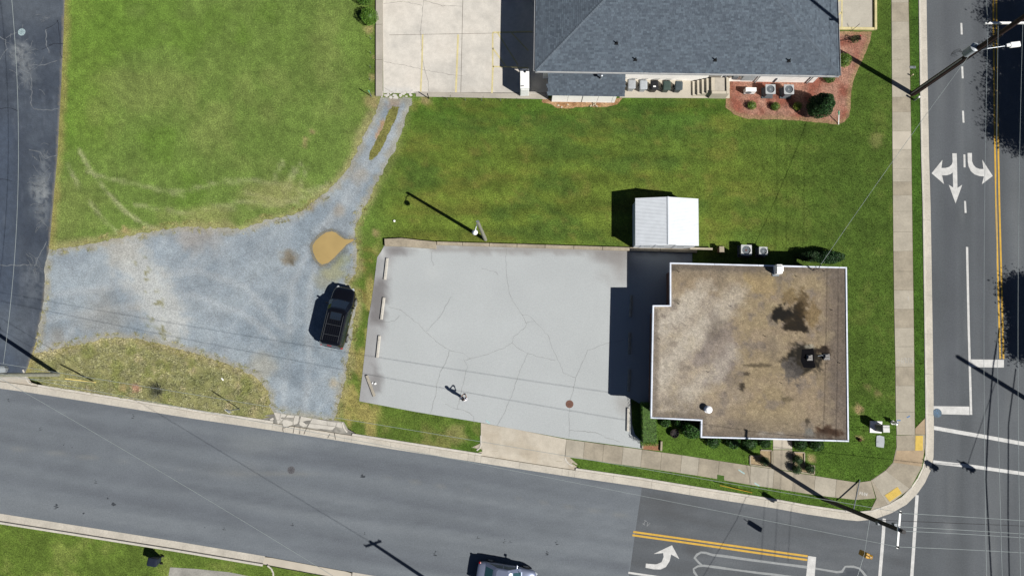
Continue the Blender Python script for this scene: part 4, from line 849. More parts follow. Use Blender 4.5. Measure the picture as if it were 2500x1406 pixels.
shingle_plane(sb_, cs, LL(0, 0, ZL), ux, s_, ux.cross(s_), [(0, -.02), (L_, -.02), (L_, math.hypot(dback, ZH - ZL)), (0, math.hypot(dback, ZH - ZL))], PL2, rr)
o = sb_.build('shingles', m_shing, lroof, world=True, colors=np.array(cs), fix=False); o['kind'] = 'stuff'
p = P(1466, 192, 2.75); b = MB(); b.tube([p - up * .3, p + up * .55], .06, 10); b.lathe([(.1, .5), (.14, .55), (.12, .66), (.04, .7)], (p.x, p.y, p.z), 14); b.lathe([(.13, -.12), (.1, -.03), (.06, .02)], (p.x, p.y, p.z), 14); b.build('flue_pipe', m_galv, lean, world=True)

# ------------------------------------------------------------------ flat-roofed building
ZF = 3.3
FR = [P(x, y, ZF) for x, y in ((1635, 641), (1635, 745), (1593, 745), (1588, 1021), (1711, 1027), (1710, 1068), (2072, 1078), (2067, 652))]   # counter-clockwise
fb = thing('flat_roofed_building', 'single storey building with stained gravel flat roof and white edge trim', 'building', (FR[3].x + 7, FR[3].y + 6, .1))
def inset(poly, d):
    n = len(poly); out = []
    for i in range(n):
        a, b_, c = poly[i - 1], poly[i], poly[(i + 1) % n]; e0 = (b_ - a).normalized(); e1 = (c - b_).normalized()
        n0 = Vector((-e0.y, e0.x, 0)); n1 = Vector((-e1.y, e1.x, 0)); bi = (n0 + n1); bi = bi / max(bi.dot(n0), .2); out.append(b_ + bi * d)
    return out
IW = inset(FR, .42); MB().prism([(p.x, p.y) for p in IW], 0, ZF - .3).build('wall', mat('brick_wall', A(150, 112, 92), .85, noises=((2, .85, 1.1), (20, .8, 1.15))), fb, world=True)
IS = inset(FR, .05); MB().prism([(p.x, p.y) for p in IS], ZF - .31, ZF - .02, bottom=True).build('fascia', m_white, fb, world=True)
I1 = inset(FR, .11); nF = len(FR)
for i in range(nF):
    a, c, a1, c1 = FR[i], FR[(i + 1) % nF], I1[i], I1[(i + 1) % nF]; d = (c - a).normalized() * .0
    ns = max(1, int((c - a).length / 2.9))
    for k in range(ns):
        t0, t1 = k / ns, (k + 1) / ns; gp = .006 / (c - a).length; t0 += gp * (k > 0); t1 -= gp * (k < ns - 1); q0, q1, r0, r1 = a.lerp(c, t0), a.lerp(c, t1), a1.lerp(c1, t0), a1.lerp(c1, t1)
        b = MB(); b.hexa([q0 - up * .2, q1 - up * .2, r1 - up * .2, r0 - up * .2], [q0 + up * .06, q1 + up * .06, r1 + up * .06, r0 + up * .06]); b.build('edge_trim', mat('trim_white', (.60, .64, .72), .45, noises=((1.2, .82, 1.06), (9, .9, 1.05))), fb, world=True, bevel=.01)
def froof_rgb(px, py):
    n = fbm(px / 70, py / 70, 91); n2 = fbm(px / 24, py / 24, 92); n3 = fbm(px / 6, py / 6, 93)
    c = flat(px, py, (158, 141, 117)); c = mixc(c, (200, 193, 181), (1 - sm(1620, 1860, px + (n - .5) * 160)) * sm(690, 760, py) * .6); c = mixc(c, (160, 144, 112), sm(1750, 1850, px) * (1 - sm(2000, 2060, px)) * sm(.35, .6, n) * .7)
    c = mixc(c, (116, 104, 94), sm(1980, 2050, px) * .8); c = mixc(c, (128, 118, 110), sm(.55, .72, n2) * .6); c = mixc(c, (186, 170, 136), (1 - sm(.25, .42, n2)) * .4)
    c = mixc(c, (140, 128, 112), sm(990, 1060, py) * .6); c = mixc(c, (132, 122, 108), (1 - sm(645, 690, py)) * .6)
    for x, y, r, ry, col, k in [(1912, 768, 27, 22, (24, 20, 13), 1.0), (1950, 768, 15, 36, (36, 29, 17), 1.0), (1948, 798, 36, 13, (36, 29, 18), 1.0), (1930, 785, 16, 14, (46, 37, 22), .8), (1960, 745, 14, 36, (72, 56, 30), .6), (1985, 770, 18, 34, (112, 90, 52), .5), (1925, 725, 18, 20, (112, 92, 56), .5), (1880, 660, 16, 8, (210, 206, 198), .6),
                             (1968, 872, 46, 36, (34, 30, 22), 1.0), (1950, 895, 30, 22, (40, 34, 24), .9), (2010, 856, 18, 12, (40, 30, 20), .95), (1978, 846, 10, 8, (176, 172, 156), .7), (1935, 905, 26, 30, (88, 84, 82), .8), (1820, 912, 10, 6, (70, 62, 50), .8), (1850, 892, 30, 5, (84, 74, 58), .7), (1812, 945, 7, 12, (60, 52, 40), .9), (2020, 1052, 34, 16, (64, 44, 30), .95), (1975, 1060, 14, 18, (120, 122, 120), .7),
                             (1880, 1062, 50, 8, (196, 188, 176), .6), (1925, 975, 14, 8, (96, 86, 66), .7), (1972, 1030, 6, 10, (70, 62, 50), .8), (1900, 690, 10, 24, (112, 104, 92), .5), (1760, 860, 60, 70, (140, 130, 126), .6), (1640, 900, 40, 90, (176, 164, 146), .4), (1700, 760, 50, 60, (188, 178, 162), .5), (1855, 690, 40, 40, (172, 150, 104), .5), (1645, 655, 10, 8, (70, 64, 56), .6), (1700, 655, 40, 5, (100, 92, 80), .5), (1650, 735, 10, 6, (96, 88, 76), .5)]:
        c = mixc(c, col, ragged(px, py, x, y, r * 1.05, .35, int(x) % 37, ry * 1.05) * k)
    for t, w_, k in (([(1600, 930), (1680, 840), (1760, 770), (1800, 720)], 26, .5), ([(1610, 800), (1660, 770), (1720, 700)], 22, .45), ([(1680, 960), (1760, 900), (1790, 860)], 20, .4)): c = mixc(c, (206, 199, 186), (1 - sm(w_ * .3, w_ * 1.4, dist_line(t, px, py) + (n2 - .5) * 40)) * k)
    for x, y, r, ry, k in ((1745, 800, 26, 40, .6), (1850, 660, 50, 20, .5), (1760, 690, 30, 40, .4), (1640, 980, 40, 24, .35), (1800, 1040, 60, 18, .5), (1890, 850, 30, 40, .4), (2040, 900, 26, 120, .55), (2045, 700, 22, 60, .5), (1790, 930, 24, 30, .5), (1700, 1000, 60, 20, .4)): c = mixc(c, (112, 102, 92), blob(px, py, x, y, r, .9, int(x) % 41, ry) * k)
    dk = dist_line([(1600, 760), (1597, 1015), (1715, 1020), (1718, 1060), (2065, 1070), (2060, 660), (1642, 648)], px, py); c = mixc(c, (112, 102, 92), (1 - sm(3, 14, dk + (n2 - .5) * 16)) * .6)
    return c * (.86 + .28 * n3)[:, None]
IR = inset(FR, .10); px_, py_ = pix([p.x for p in IR], [p.y for p in IR], ZF)
fro = sheet('roof_deck', list(zip(px_.tolist(), py_.tolist())), ZF, m_roofg, froof_rgb, step=3.5, parent=fb)
fro.matrix_parent_inverse = MW[fb].inverted()
def tar(poly, m, dz=.006):
    b = MB(); polysheet(b, poly, ZF + dz); return b.build('tar_patch', m, fb, world=True)
tar([(1958, 853), (1985, 850), (1988, 862), (1987, 880), (1992, 896), (1986, 899), (1962, 897), (1955, 880), (1957, 866)], mat('tar', (.006, .006, .007), 1.0, spec=0))
for cx, cy, s in ((1975.5, 873, 1), (2017, 871, 1.1)):
    p = P(cx, cy, ZF); b = MB(); b.cbox((p.x, p.y, ZF + .06), (.42 * s, .42 * s, .12)); b.cbox((p.x, p.y, ZF + .17), (.26 * s, .3 * s, .1)); b.cbox((p.x - .06, p.y - .1, ZF + .24), (.3 * s, .12, .05)); b.build('roof_vent', mat('vent_grey', A(150, 148, 146), .5, .3, noises=((9, .8, 1.15),)), fb, world=True, bevel=.015)
p = P(1996, 869, ZF); b = MB(); b.tube([p + up * .03, p + Vector((.3, .06, .05)), p + Vector((.55, -.03, .04))], .035, 6); b.build('loose_pipe', m_grey, fb, world=True)
p = P(1727, 999, ZF); b = MB(); b.lathe([(.27, 0), (.27, .05), (.2, .08), (.19, .3), (.26, .32), (.27, .4), (.2, .47), (.08, .5)], (p.x, p.y, ZF), 20); b.build('roof_ventilator', mat('vent_white', (.75, .76, .78), .4, noises=((4, .95, 1.04),)), fb, world=True, smooth=False)
p = P(1899, 655, ZF + .4); b = MB(); b.box(p.x - .2, p.y - .45, ZF - .2, p.x + .22, p.y + .25, ZF + .75); b.box(p.x - .24, p.y - .3, ZF + .72, p.x + .26, p.y + .1, ZF + .9); b.build('chimney', m_white, fb, world=True, bevel=.02)
p = P(1893, 668, ZF); b = MB(); b.cbox((p.x, p.y, ZF + .04), (.5, .42, .08)); b.build('flashing', m_grey, fb, world=True)
for x, y in ((1657, 664), (1657, 742), (1784, 748), (1944, 675), (2030, 757), (1868, 821), (1907, 935), (2049, 886), (1728, 908), (2011, 662), (1610, 828)):
    p = P(x, y, ZF); b = MB(); b.tube([p - up * .02, p + up * .16], .025, 8); b.build('roof_stub', m_black, fb, world=True)
p0 = P(1966, 646, ZF + .1); b = MB(); q = [P(1971, 648, ZF + .25), P(1985, 660, ZF + .02), P(1999, 655, ZF + .2), P(2003, 646, ZF + .55)]; b.tube(q, .03, 6); b.tube([P(2004, 648, ZF), P(2004, 648, ZF + .95)], .04, 8); b.build('service_mast', m_black, fb, world=True)
for px, py in ((1610, 800), (1610, 880), (1610, 950)):
    p = P(px, py, 0); a = IW[2] + (IW[3] - IW[2]) * {800: .2, 880: .5, 950: .78}[py]; a = Vector((a.x, a.y, 0)); d = (IW[3] - IW[2]).normalized(); nn = Vector((d.y, -d.x, 0)); b = MB()
    b.hexa([a + up * .9, a + nn * .03 + up * .9, a + nn * .03 + d * 1.3 + up * .9, a + d * 1.3 + up * .9], [a + up * 2.2, a + nn * .03 + up * 2.2, a + nn * .03 + d * 1.3 + up * 2.2, a + d * 1.3 + up * 2.2]); b.build('window', m_pane, fb, world=True)
a = IW[5] + (IW[6] - IW[5]) * .5; a = Vector((a.x, a.y, 0)); d = (IW[6] - IW[5]).normalized(); nn = Vector((d.y, -d.x, 0)); b = MB(); b.hexa([a + nn * .03, a + nn * .03 + d * 1.0, a + d * 1.0, a], [a + nn * .03 + up * 2.1, a + nn * .03 + d + up * 2.1, a + d + up * 2.1, a + up * 2.1]); b.build('door', m_door, fb, world=True)
for t in (.15, .3, .7, .85):
    a = IW[5] + (IW[6] - IW[5]) * t; a = Vector((a.x, a.y, 0)); b = MB(); b.hexa([a + nn * .03 + up * .9, a + nn * .03 + d * 1.2 + up * .9, a + d * 1.2 + up * .9, a + up * .9], [a + nn * .03 + up * 2.2, a + nn * .03 + d * 1.2 + up * 2.2, a + d * 1.2 + up * 2.2, a + up * 2.2]); b.build('window', m_pane, fb, world=True)

# ------------------------------------------------------------------ white metal shed
s0, s1 = P(1551, 599, 2.0), P(1706, 600.5, 2.0); s2, s3 = P(1706.5, 488, 2.0), P(1551, 484, 2.0); sx = (s1 - s0); SW = sx.length; sx.normalize(); sy = (s3 - s0); SD = sy.length; sy.normalize()
shed = thing('metal_shed', 'white metal garden shed with ribbed gable roof on the lawn', 'shed', (s0.x, s0.y, .1))
m_shed = mat('shed_white', (.54, .57, .60), .45, noises=((2, .95, 1.03), (20, .96, 1.03)))
def SH(a, d, z): return s0 + sx * a + sy * d + up * (z - 2.0)
RX = (P(1631, 540, 2.55) - s0).dot(sx); zr = 2.55
b = MB(); i0 = .1
b.hexa([SH(i0, i0, .05), SH(SW - i0, i0, .05), SH(SW - i0, SD - i0, .05), SH(i0, SD - i0, .05)], [SH(i0, i0, 1.97), SH(SW - i0, i0, 1.97), SH(SW - i0, SD - i0, 1.97), SH(i0, SD - i0, 1.97)])
b.add([SH(i0, i0, 1.96), SH(SW - i0, i0, 1.96), SH(RX, i0, zr - .06), SH(i0, SD - i0, 1.96), SH(SW - i0, SD - i0, 1.96), SH(RX, SD - i0, zr - .06)], [(0, 1, 2), (3, 5, 4)])
b.build('wall', m_shed, shed, world=True)
for side, (xa, xb) in (('l', (0, RX)), ('r', (SW, RX))):
    b = MB(); N = 34
    prof = []
    for k in range(N):
        t0 = SD * k / N; w = SD / N
        prof += [(t0, 0), (t0 + w * .62, 0), (t0 + w * .70, .03), (t0 + w * .92, .03)]
    prof.append((SD, 0)); v = []
    for t, h in prof: v += [SH(xa, t, 2.0 + h), SH(xb, t, zr + h)]
    b.add(v, [(2 * i, 2 * i + 1, 2 * i + 3, 2 * i + 2) for i in range(len(prof) - 1)]); b.build('roof_sheet', m_shed, shed, world=True, fix=False)
b = MB(); b.hexa([SH(RX - .09, -.01, zr - .01), SH(RX + .09, -.01, zr - .01), SH(RX + .09, SD + .01, zr - .01), SH(RX - .09, SD + .01, zr - .01)], [SH(RX - .06, -.01, zr + .045), SH(RX + .06, -.01, zr + .045), SH(RX + .06, SD + .01, zr + .045), SH(RX - .06, SD + .01, zr + .045)]); b.build('ridge_cap', m_shed, shed, world=True)
for a in (.55, 1.65, 3.2): 
    b = MB(); w = 1.0; b.hexa([SH(a, i0 - .03, .15), SH(a + w, i0 - .03, .15), SH(a + w, i0, .15), SH(a, i0, .15)], [SH(a, i0 - .03, 1.85), SH(a + w, i0 - .03, 1.85), SH(a + w, i0, 1.85), SH(a, i0, 1.85)]); b.build('door' if a < 2 else 'panel', m_shed, shed, world=True)
    b = MB(); b.cbox(tuple(SH(a + .5, i0 - .06, 1.35)), (.5, .04, .05)); b.build('handle', m_grey, shed, world=True)
# ------------------------------------------------------------------ wheel stops
def wheel_stop(a, b_, label, m):
    p, q = P(*a, .12), P(*b_, .12); c = (p + q) / 2; L = (q - p).length; t = thing('wheel_stop', label, 'wheel stop', tuple(c), math.atan2(q.y - p.y, q.x - p.x), 'concrete wheel stops in the car park')
    MB().loft([[(x, -.12, 0), (x, .12, 0), (x, .105, .09), (x, .07, .14), (x, -.07, .14), (x, -.105, .09)] for x in (-L / 2, L / 2)]).build('block', m, t)
    for s in (-.32, .32):
        b = MB(); b.lathe([(.018, .139), (.018, .146)], (L * s, 0, 0), 8); b.build('pin', m_black, t)
    return t
m_stop = mat('stop_concrete', A(224, 219, 208), .85, noises=((3, .86, 1.06), (14, .88, 1.08)), bump=.2)
m_stopb = mat('stop_concrete_aged', A(196, 188, 172), .85, noises=((3, .78, 1.1), (14, .85, 1.1)), bump=.2)
wheel_stop((945.5, 631), (939.5, 683), 'pale concrete wheel stop nearest the retaining kerb corner', m_stop)
wheel_stop((937.5, 727), (931, 780), 'pale concrete wheel stop level with the black car', m_stop)
wheel_stop((926.5, 820), (921, 873), 'pale concrete wheel stop just above the crooked one', m_stop)
wheel_stop((895, 917), (914, 967), 'crooked concrete wheel stop skewed beside white litter', m_stopb)
wheel_stop((1541.5, 721), (1539, 774), 'topmost wheel stop in the shadow of the flat roofed building', m_stopb)
wheel_stop((1537.5, 812), (1536, 865), 'middle wheel stop in the shadow of the flat roofed building', m_stopb)
wheel_stop((1537, 902), (1534, 956), 'lowest wheel stop in the shadow of the flat roofed building', m_stopb)
wheel_stop((1533, 996), (1532, 1052), 'sunlit wheel stop beside the clipped hedge end', m_stop)
p = P(916, 936, .12); lt = thing('litter', 'crumpled white litter beside the crooked wheel stop', 'litter', tuple(p)); b = MB(); b.cbox((0, 0, .06), (.2, .16, .12), .5, taper=.6); b.cbox((-.22, .05, .04), (.16, .12, .08), 1.1, taper=.5); b.build('paper', m_white, lt, bevel=.02)
p = P(543, 925, .1); lt = thing('litter', 'scrap of white litter in the dry grass island', 'litter', tuple(p)); MB().cbox((0, 0, .04), (.3, .13, .07), -.8, taper=.6).build('paper', m_white, lt, bevel=.02)

# ------------------------------------------------------------------ wheeled bins
def make_bin(name, label, body, lid, loc, rz, top_tag=False):
    t = thing(name, label, 'wheelie bin', tuple(loc), rz, 'wheeled rubbish bins'); b = MB()
    def ring(w, d, z, sh=0): return [(-w * .8, -d + sh, z), (w * .8, -d + sh, z), (w, -d * .8 + sh, z), (w, d * .8 + sh, z), (w * .8, d + sh, z), (-w * .8, d + sh, z), (-w, d * .8 + sh, z), (-w, -d * .8 + sh, z)]
    b.loft([ring(.22, .24, .04)[::-1], ring(.24, .27, .3)[::-1], ring(.285, .335, .9)[::-1], ring(.30, .355, .92)[::-1], ring(.30, .355, .97)[::-1]]); b.build('body', body, t)
    l = MB(); l.loft([ring(.315, .375, .965, -.01)[::-1], ring(.32, .385, .985, -.01)[::-1], ring(.28, .34, 1.04, 0)[::-1], ring(.18, .22, 1.055, 0)[::-1]]); lo = l.build('lid', lid, t)
    if top_tag: MB().cbox((-.02, -.14, 1.062), (.22, .12, .012)).build('sticker', m_white, lo)
    h = MB(); h.tube([(-.24, .37, .93), (-.24, .45, .98), (.24, .45, .98), (.24, .37, .93)], .018, 6); h.build('handle', body, t)
    for s in (-.27, .27):
        w = MB(); w.tube([(s - .03, .32, .12), (s + .03, .32, .12)], .12, 14); w.build('wheel', m_dark, t)
    return t
def plastic(n, c): return mat(n, A(c), .5, noises=((5, .92, 1.06), (30, .94, 1.05)))
pg, pl, pb_, pgr, psl = plastic('bin_pale', (196, 200, 204)), plastic('bin_pale_blue', (204, 210, 216)), plastic('bin_black', (44, 44, 48)), plastic('bin_green', (78, 96, 90)), plastic('bin_slate', (86, 98, 104))
for x, y, body, lid, lab, tg in ((1541.5, 208, pg, pg, 'pale grey wheeled bin next to the lean-to, first in the row', False), (1570, 209.5, pl, pl, 'whitish grey wheeled bin, second from the lean-to', False), (1597, 210.5, pb_, pb_, 'black wheeled bin with a white sticker on its lid', True), (1627, 211, pgr, pgr, 'dark green wheeled bin between black and slate grey bins', False), (1656, 211.5, psl, psl, 'slate grey wheeled bin nearest the concrete steps', False)):
    p = P(x, y, .95); make_bin('wheeled_bin', lab, body, lid, (p.x, p.y, .15), math.atan2(ux.y, ux.x) + random.uniform(-.05, .05), tg)
p = P(381, 1367, .5); make_bin('wheeled_bin', 'dark navy wheeled bin alone on the grass below the street', plastic('bin_navy', (46, 56, 74)), plastic('bin_navy_lid', (38, 46, 64)), (p.x, p.y, .1), R(-98))

# ------------------------------------------------------------------ air conditioners
def condenser(name, label, c, rz, w, h, mbody, mtop, mfan, pad=True, group=None):
    t = thing(name, label, 'air conditioner', tuple(c), rz, group); b = MB()
    def ring(k, z, r=.16): 
        a = w / 2 * k; e = a - r * w; return [(-e, -a, z), (e, -a, z), (a, -e, z), (a, e, z), (e, a, z), (-e, a, z), (-a, e, z), (-a, -e, z)]
    b.loft([ring(1, .08)[::-1], ring(1, h)[::-1]]); b.build('casing', mbody, t)
    for k in range(4):
        ca, sa = math.cos(k * math.pi / 2), math.sin(k * math.pi / 2); l = MB()
        for j in range(7):
            z = .16 + j * (h - .25) / 7; y = -w / 2 - .008; q = [(-w * .32, y, z), (w * .32, y, z), (w * .32, y + .012, z), (-w * .32, y + .012, z)]
            f = lambda v: (v[0] * ca - v[1] * sa, v[0] * sa + v[1] * ca, v[2]); l.hexa([f(v) for v in q], [f((v[0], v[1], v[2] + .05)) for v in q])
        l.build('louvre', m_grey, t)
    tp = MB(); n = 24; r = w * .42; o = ring(1.05, h + .005, .2); 
    oc = [(math.copysign(min(abs(math.cos(a)) * w * .72, w * .52), math.cos(a)), math.copysign(min(abs(math.sin(a)) * w * .72, w * .52), math.sin(a))) for a in [2 * math.pi * k / n for k in range(n)]]
    vs = [(x, y, h + .0) for x, y in oc] + [(x, y, h + .06) for x, y in oc] + [(r * math.cos(2 * math.pi * k / n), r * math.sin(2 * math.pi * k / n), h + .07) for k in range(n)] + [(r * math.cos(2 * math.pi * k / n), r * math.sin(2 * math.pi * k / n), h - .06) for k in range(n)]
    fs = []
    for k in range(n):
        j = (k + 1) % n
        for a in (0, n, 2 * n): fs.append((a + k, a + j, a + n + j, a + n + k))
    tp.add(vs, fs); to = tp.build('top_cover', mtop, t)
    MB().lathe([(r, -.09), (r, -.06)], (0, 0, h), 24).build('fan_well', mat('well_dark', (.03, .035, .04), .7), t)
    f = MB()
    for k in range(3):
        a = k * 2.094 + .5; cs = [(r * .18, -.3), (r * .9, -.42), (r * .93, .35), (r * .25, .35)]; q = [(rr_ * math.cos(a + t_), rr_ * math.sin(a + t_)) for rr_, t_ in cs]
        f.hexa([(q[0][0], q[0][1], h - .04), (q[1][0], q[1][1], h - .045), (q[2][0], q[2][1], h - .005), (q[3][0], q[3][1], h - .01)], [(q[0][0], q[0][1], h - .036), (q[1][0], q[1][1], h - .041), (q[2][0], q[2][1], h - .001), (q[3][0], q[3][1], h - .006)])
    f.lathe([(r * .24, -.03), (r * .24, .02)], (0, 0, h), 12); f.build('fan', mfan, t)
    g = MB()
    for k in (1, 2, 3):
        ra = r * k / 3; g.tube([(ra * math.cos(2 * math.pi * j / 16), ra * math.sin(2 * math.pi * j / 16), h + .065) for j in range(17)], .006, 4, cap=False)
    g.build('grille', m_wire, to)
    if pad: MB().box(-w * .58, -w * .58, -.04, w * .58, w * .58, .08).build('pad', mat('pad_grey', A(104, 108, 112), .8), t)
    return t
m_acb = mat('ac_grey', A(120, 128, 136), .5, .2); m_act = mat('ac_top', A(206, 210, 212), .5); m_acw = mat('ac_white', A(225, 228, 228), .5); m_fan = mat('fan_grey', A(190, 198, 204), .4, .4); m_fanr = mat('fan_rust', A(120, 80, 74), .6)
gA = 'condensers on the mulch bed'; gB = 'condensers behind the flat roofed building'
for x, y, lab in ((1880.5, 219, 'grey condenser in the mulch nearest the white heat pump'), (1925.5, 219.5, 'grey condenser in the mulch nearest the big dark shrub')):
    p = P(x, y, .95); condenser('air_conditioner', lab, (p.x, p.y, .12), math.atan2(ux.y, ux.x), .78, .85, m_acb, m_act, m_fan, group=gA)
for x, y, lab, mf, w in ((1821.5, 611, 'white topped condenser with a rusty brown fan', m_fanr, .82), (1863, 613.5, 'small white condenser with a pale fan', m_fan, .66)):
    p = P(x, y, .85); condenser('air_conditioner', lab, (p.x, p.y, .12), R(-2), w, .75, m_acb, m_acw, mf, group=gB)
p = P(1832.5, 220, .7); hp = thing('heat_pump', 'white slim box heat pump on the mulch by the wall', 'heat pump', (p.x, p.y, .12), math.atan2(ux.y, ux.x)); MB().box(-.44, -.16, .08, .44, .16, .72).build('casing', m_white, hp, bevel=.02)
MB().lathe([(.24, 0), (.24, .012)], (0, 0, 0), 20).build('fan_guard', m_grey, hp).matrix_basis = Matrix.Translation((-.12, -.172, .4)) @ Matrix.Rotation(R(90), 4, 'X'); b = MB(); b.box(-.38, -.18, 0, -.3, .18, .08); b.box(.3, -.18, 0, .38, .18, .08); b.build('foot', m_black, hp)
p = P(1281, 194, 1.75); cab = thing('ice_machine', 'tall white metal cabinet standing on the shaded concrete yard', 'cabinet', (p.x, p.y, .124), math.atan2(ux.y, ux.x) + .02)
MB().box(-.36, -.8, .06, .36, .8, 1.75).build('casing', m_white, cab, bevel=.02); b = MB(); b.lathe([(.09, 1.75), (.09, 1.80), (.05, 1.82)], (.02, .57, 0), 14); b.build('vent_cap', m_black, cab); MB().box(.14, .62, 1.75, .27, .74, 1.78).build('hatch', m_black, cab); MB().box(-.3, -.66, 1.75, -.06, -.6, 1.79).build('handle', m_black, cab)
b = MB(); b.box(-.34, -.78, 0, .34, .78, .06); b.build('plinth', m_black, cab); MB().box(-.3, -.82, .3, .3, -.8, 1.5).build('door', m_white, cab)

# ------------------------------------------------------------------ concrete steps
p = P(1690, 225, .15); st = thing('concrete_steps', 'pale concrete steps and landing against the white wall', 'steps', (p.x, p.y, .1), math.atan2(ux.y, ux.x)); m_stepc = mat('step_concrete', A(226, 216, 196), .85, noises=((2, .92, 1.05), (14, .94, 1.05))); m_ris = mat('riser_dark', A(120, 104, 86), .9)
y0, y1 = -.42, .88
for k in range(4):
    MB().box(.33 * k, y0 + .08, 0, .33 * (k + 1) + .01, y1, .2 * (k + 1)).build('step', m_stepc, st, bevel=.012)
MB().box(1.33, y0 - .1, 0, 2.75, y1, 1.0).build('landing', m_stepc, st, bevel=.012); MB().box(1.62, y0 + .18, 1.0, 2.52, y1 - .02, 1.006).build('landing_mat', mat('mat_grey', A(206, 198, 184), .9), st)
MB().box(2.52, y0 - .1, 1.0, 2.75, y1, 1.14).build('side_wall', m_stepc, st, bevel=.02); MB().box(1.33, y0 - .1, 1.0, 2.52, y0 + .12, 1.12).build('side_wall', m_stepc, st, bevel=.02)
p = P(1449, 258, .11); bk = thing('brick_rubble', 'small pile of broken pale bricks on bare soil by the lean-to', 'rubble', tuple(p)); rr = random.Random(9)
for i, (dx, dy) in enumerate(((0, 0), (.14, .1), (-.22, -.05), (.25, -.1), (.05, .22))): MB().cbox((dx, dy, .05 + .03 * (i % 2)), (.2, .1, .1), rr.uniform(0, 3)).build('brick', mat('rubble', A(206, 190, 164), .9, noises=((9, .8, 1.1),)), bk)
for i, (x, y, lab) in enumerate(((1363, 258, 'flat pale stone at the left of the bare soil patch'), (1371, 262, 'larger pale stone at the lower left of the bare soil patch'), (1386, 256, 'small pale stone in the middle of the bare soil patch'))):
    p = P(x, y, .114); s = thing('stone', lab, 'stone', tuple(p), i * .8, 'stones on the bare soil'); MB().cbox((0, 0, .03), (.2 - .03 * i, .13, .07), .4 * i, taper=.7).build('rock', mat('pale_stone', A(222, 208, 186), .9, noises=((9, .85, 1.08),)), s, bevel=.02)

# ------------------------------------------------------------------ planting
def leaf_cloud(b, cols, pts, size, base, rr, dark=.55, norm=None):
    n = len(pts); sz = size * rr.uniform(.6, 1.35, n); d = rr.normal(size=(n, 3)); d /= np.linalg.norm(d, axis=1)[:, None]
    e = rr.normal(size=(n, 3)); e -= d * (e * d).sum(1)[:, None]; e /= np.linalg.norm(e, axis=1)[:, None] + 1e-9; f = np.cross(d, e)
    k = len(b.v); v = np.empty((n, 4, 3)); pts = np.asarray(pts)
    v[:, 0] = pts - e * sz[:, None] * .5; v[:, 1] = pts + f * sz[:, None] * .32; v[:, 2] = pts + e * sz[:, None] * .5; v[:, 3] = pts - f * sz[:, None] * .32
    b.v += [tuple(q) for q in v.reshape(-1, 3).tolist()]; b.f += [(k + 4 * i, k + 4 * i + 1, k + 4 * i + 2, k + 4 * i + 3) for i in range(n)]; b.m += [0] * n
    c = np.array(base)[None, :] * rr.uniform(dark, 1.5, n)[:, None] * np.stack([rr.uniform(.85, 1.2, n), np.ones(n), rr.uniform(.8, 1.2, n)], 1)
    cols.append(np.repeat(c, 4, 0))
def shrub(name, label, cx, cy, r, h, col, n=1600, leaf=.07, group=None, ry=None, box=None, cone=0.0, base=.1, sparse=False, cat='shrub', rz=0.0, flowers=None):
    rr = np.random.default_rng(abs(hash((int(cx), int(cy)))) % 9999 if False else int(cx * 7 + cy) % 9999)
    c = P(cx, cy, base + h * .55); loc = (c.x, c.y, base); t = thing(name, label, cat, loc, rz, group); ry = ry or r; b = MB(); cols = []
    m = int(n); u = rr.normal(size=(m, 3)); u /= np.linalg.norm(u, axis=1)[:, None]
    if box:
        q = rr.uniform(-1, 1, (m, 3)); ax = rr.integers(0, 5, m)
        for i, (d_, s_) in enumerate(((0, 1), (0, -1), (1, 1), (1, -1), (2, 1))): w = ax == i; q[w, d_] = s_ * rr.uniform(.86, 1.03, w.sum())
        pts = q * np.array([r, ry, h / 2]) + np.array([0, 0, h / 2]); bump = fbm(pts[:, 0] * 3 + 5, pts[:, 1] * 3 + pts[:, 2] * 2, 3) - .5; pts += q * bump[:, None] * .16
    else:
        rad = (.55 + .45 * rr.random(m) ** .35) * (.86 + .34 * fbm(u[:, 0] * 2.3 + cx, u[:, 1] * 2.3 + u[:, 2] * 1.7 + cy, 5)); pts = u * rad[:, None] * np.array([r, ry, h / 2]) + np.array([0, 0, h * .5])
    pts[:, :2] *= (1 - cone * np.clip(pts[:, 2:3] / h - .25, 0, 1)); pts[:, 2] = np.maximum(pts[:, 2], .02); leaf_cloud(b, cols, pts, leaf, np.array(A(col)) * 1.45, rr, .45)
    fo = b.build('foliage', m_leaf, t, colors=np.concatenate(cols), fix=False)
    if not sparse:
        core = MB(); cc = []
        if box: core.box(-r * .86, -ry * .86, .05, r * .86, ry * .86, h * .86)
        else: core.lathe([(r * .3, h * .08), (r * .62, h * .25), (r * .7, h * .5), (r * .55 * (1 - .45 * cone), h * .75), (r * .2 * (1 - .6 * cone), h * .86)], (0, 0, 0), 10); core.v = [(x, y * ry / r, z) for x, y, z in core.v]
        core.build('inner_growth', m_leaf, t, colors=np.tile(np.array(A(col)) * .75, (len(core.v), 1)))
    s = MB()
    for k in range(5):
        a = k * 1.256; s.tube([(0, 0, -.02), (r * .25 * math.cos(a), ry * .25 * math.sin(a), h * .4), (r * .55 * math.cos(a), ry * .55 * math.sin(a), h * .75)], [.03, .02, .008], 5)
    s.build('stem', m_stem, t)
    if flowers:
        for fx, fy, fz in flowers:
            f = MB(); f.lathe([(.02, 0), (.055, .03), (.05, .06), (.02, .08)], (fx, fy, fz), 8); f.build('flower', mat('red_flower', A(200, 40, 70), .6), t)
    return t
G1, G2, G3, G4 = (84, 120, 40), (58, 92, 42), (46, 78, 34), (112, 136, 46)
shrub('round_shrub', 'round clipped green shrub beside the concrete yard kerb', 901, 39, .74, 1.3, (86, 124, 38), 2600, group='clipped shrubs by the yard')
shrub('round_shrub', 'clipped shrub cut off by the top edge of the view', 890, -8, .7, 1.2, (80, 116, 40), 2200, group='clipped shrubs by the yard')
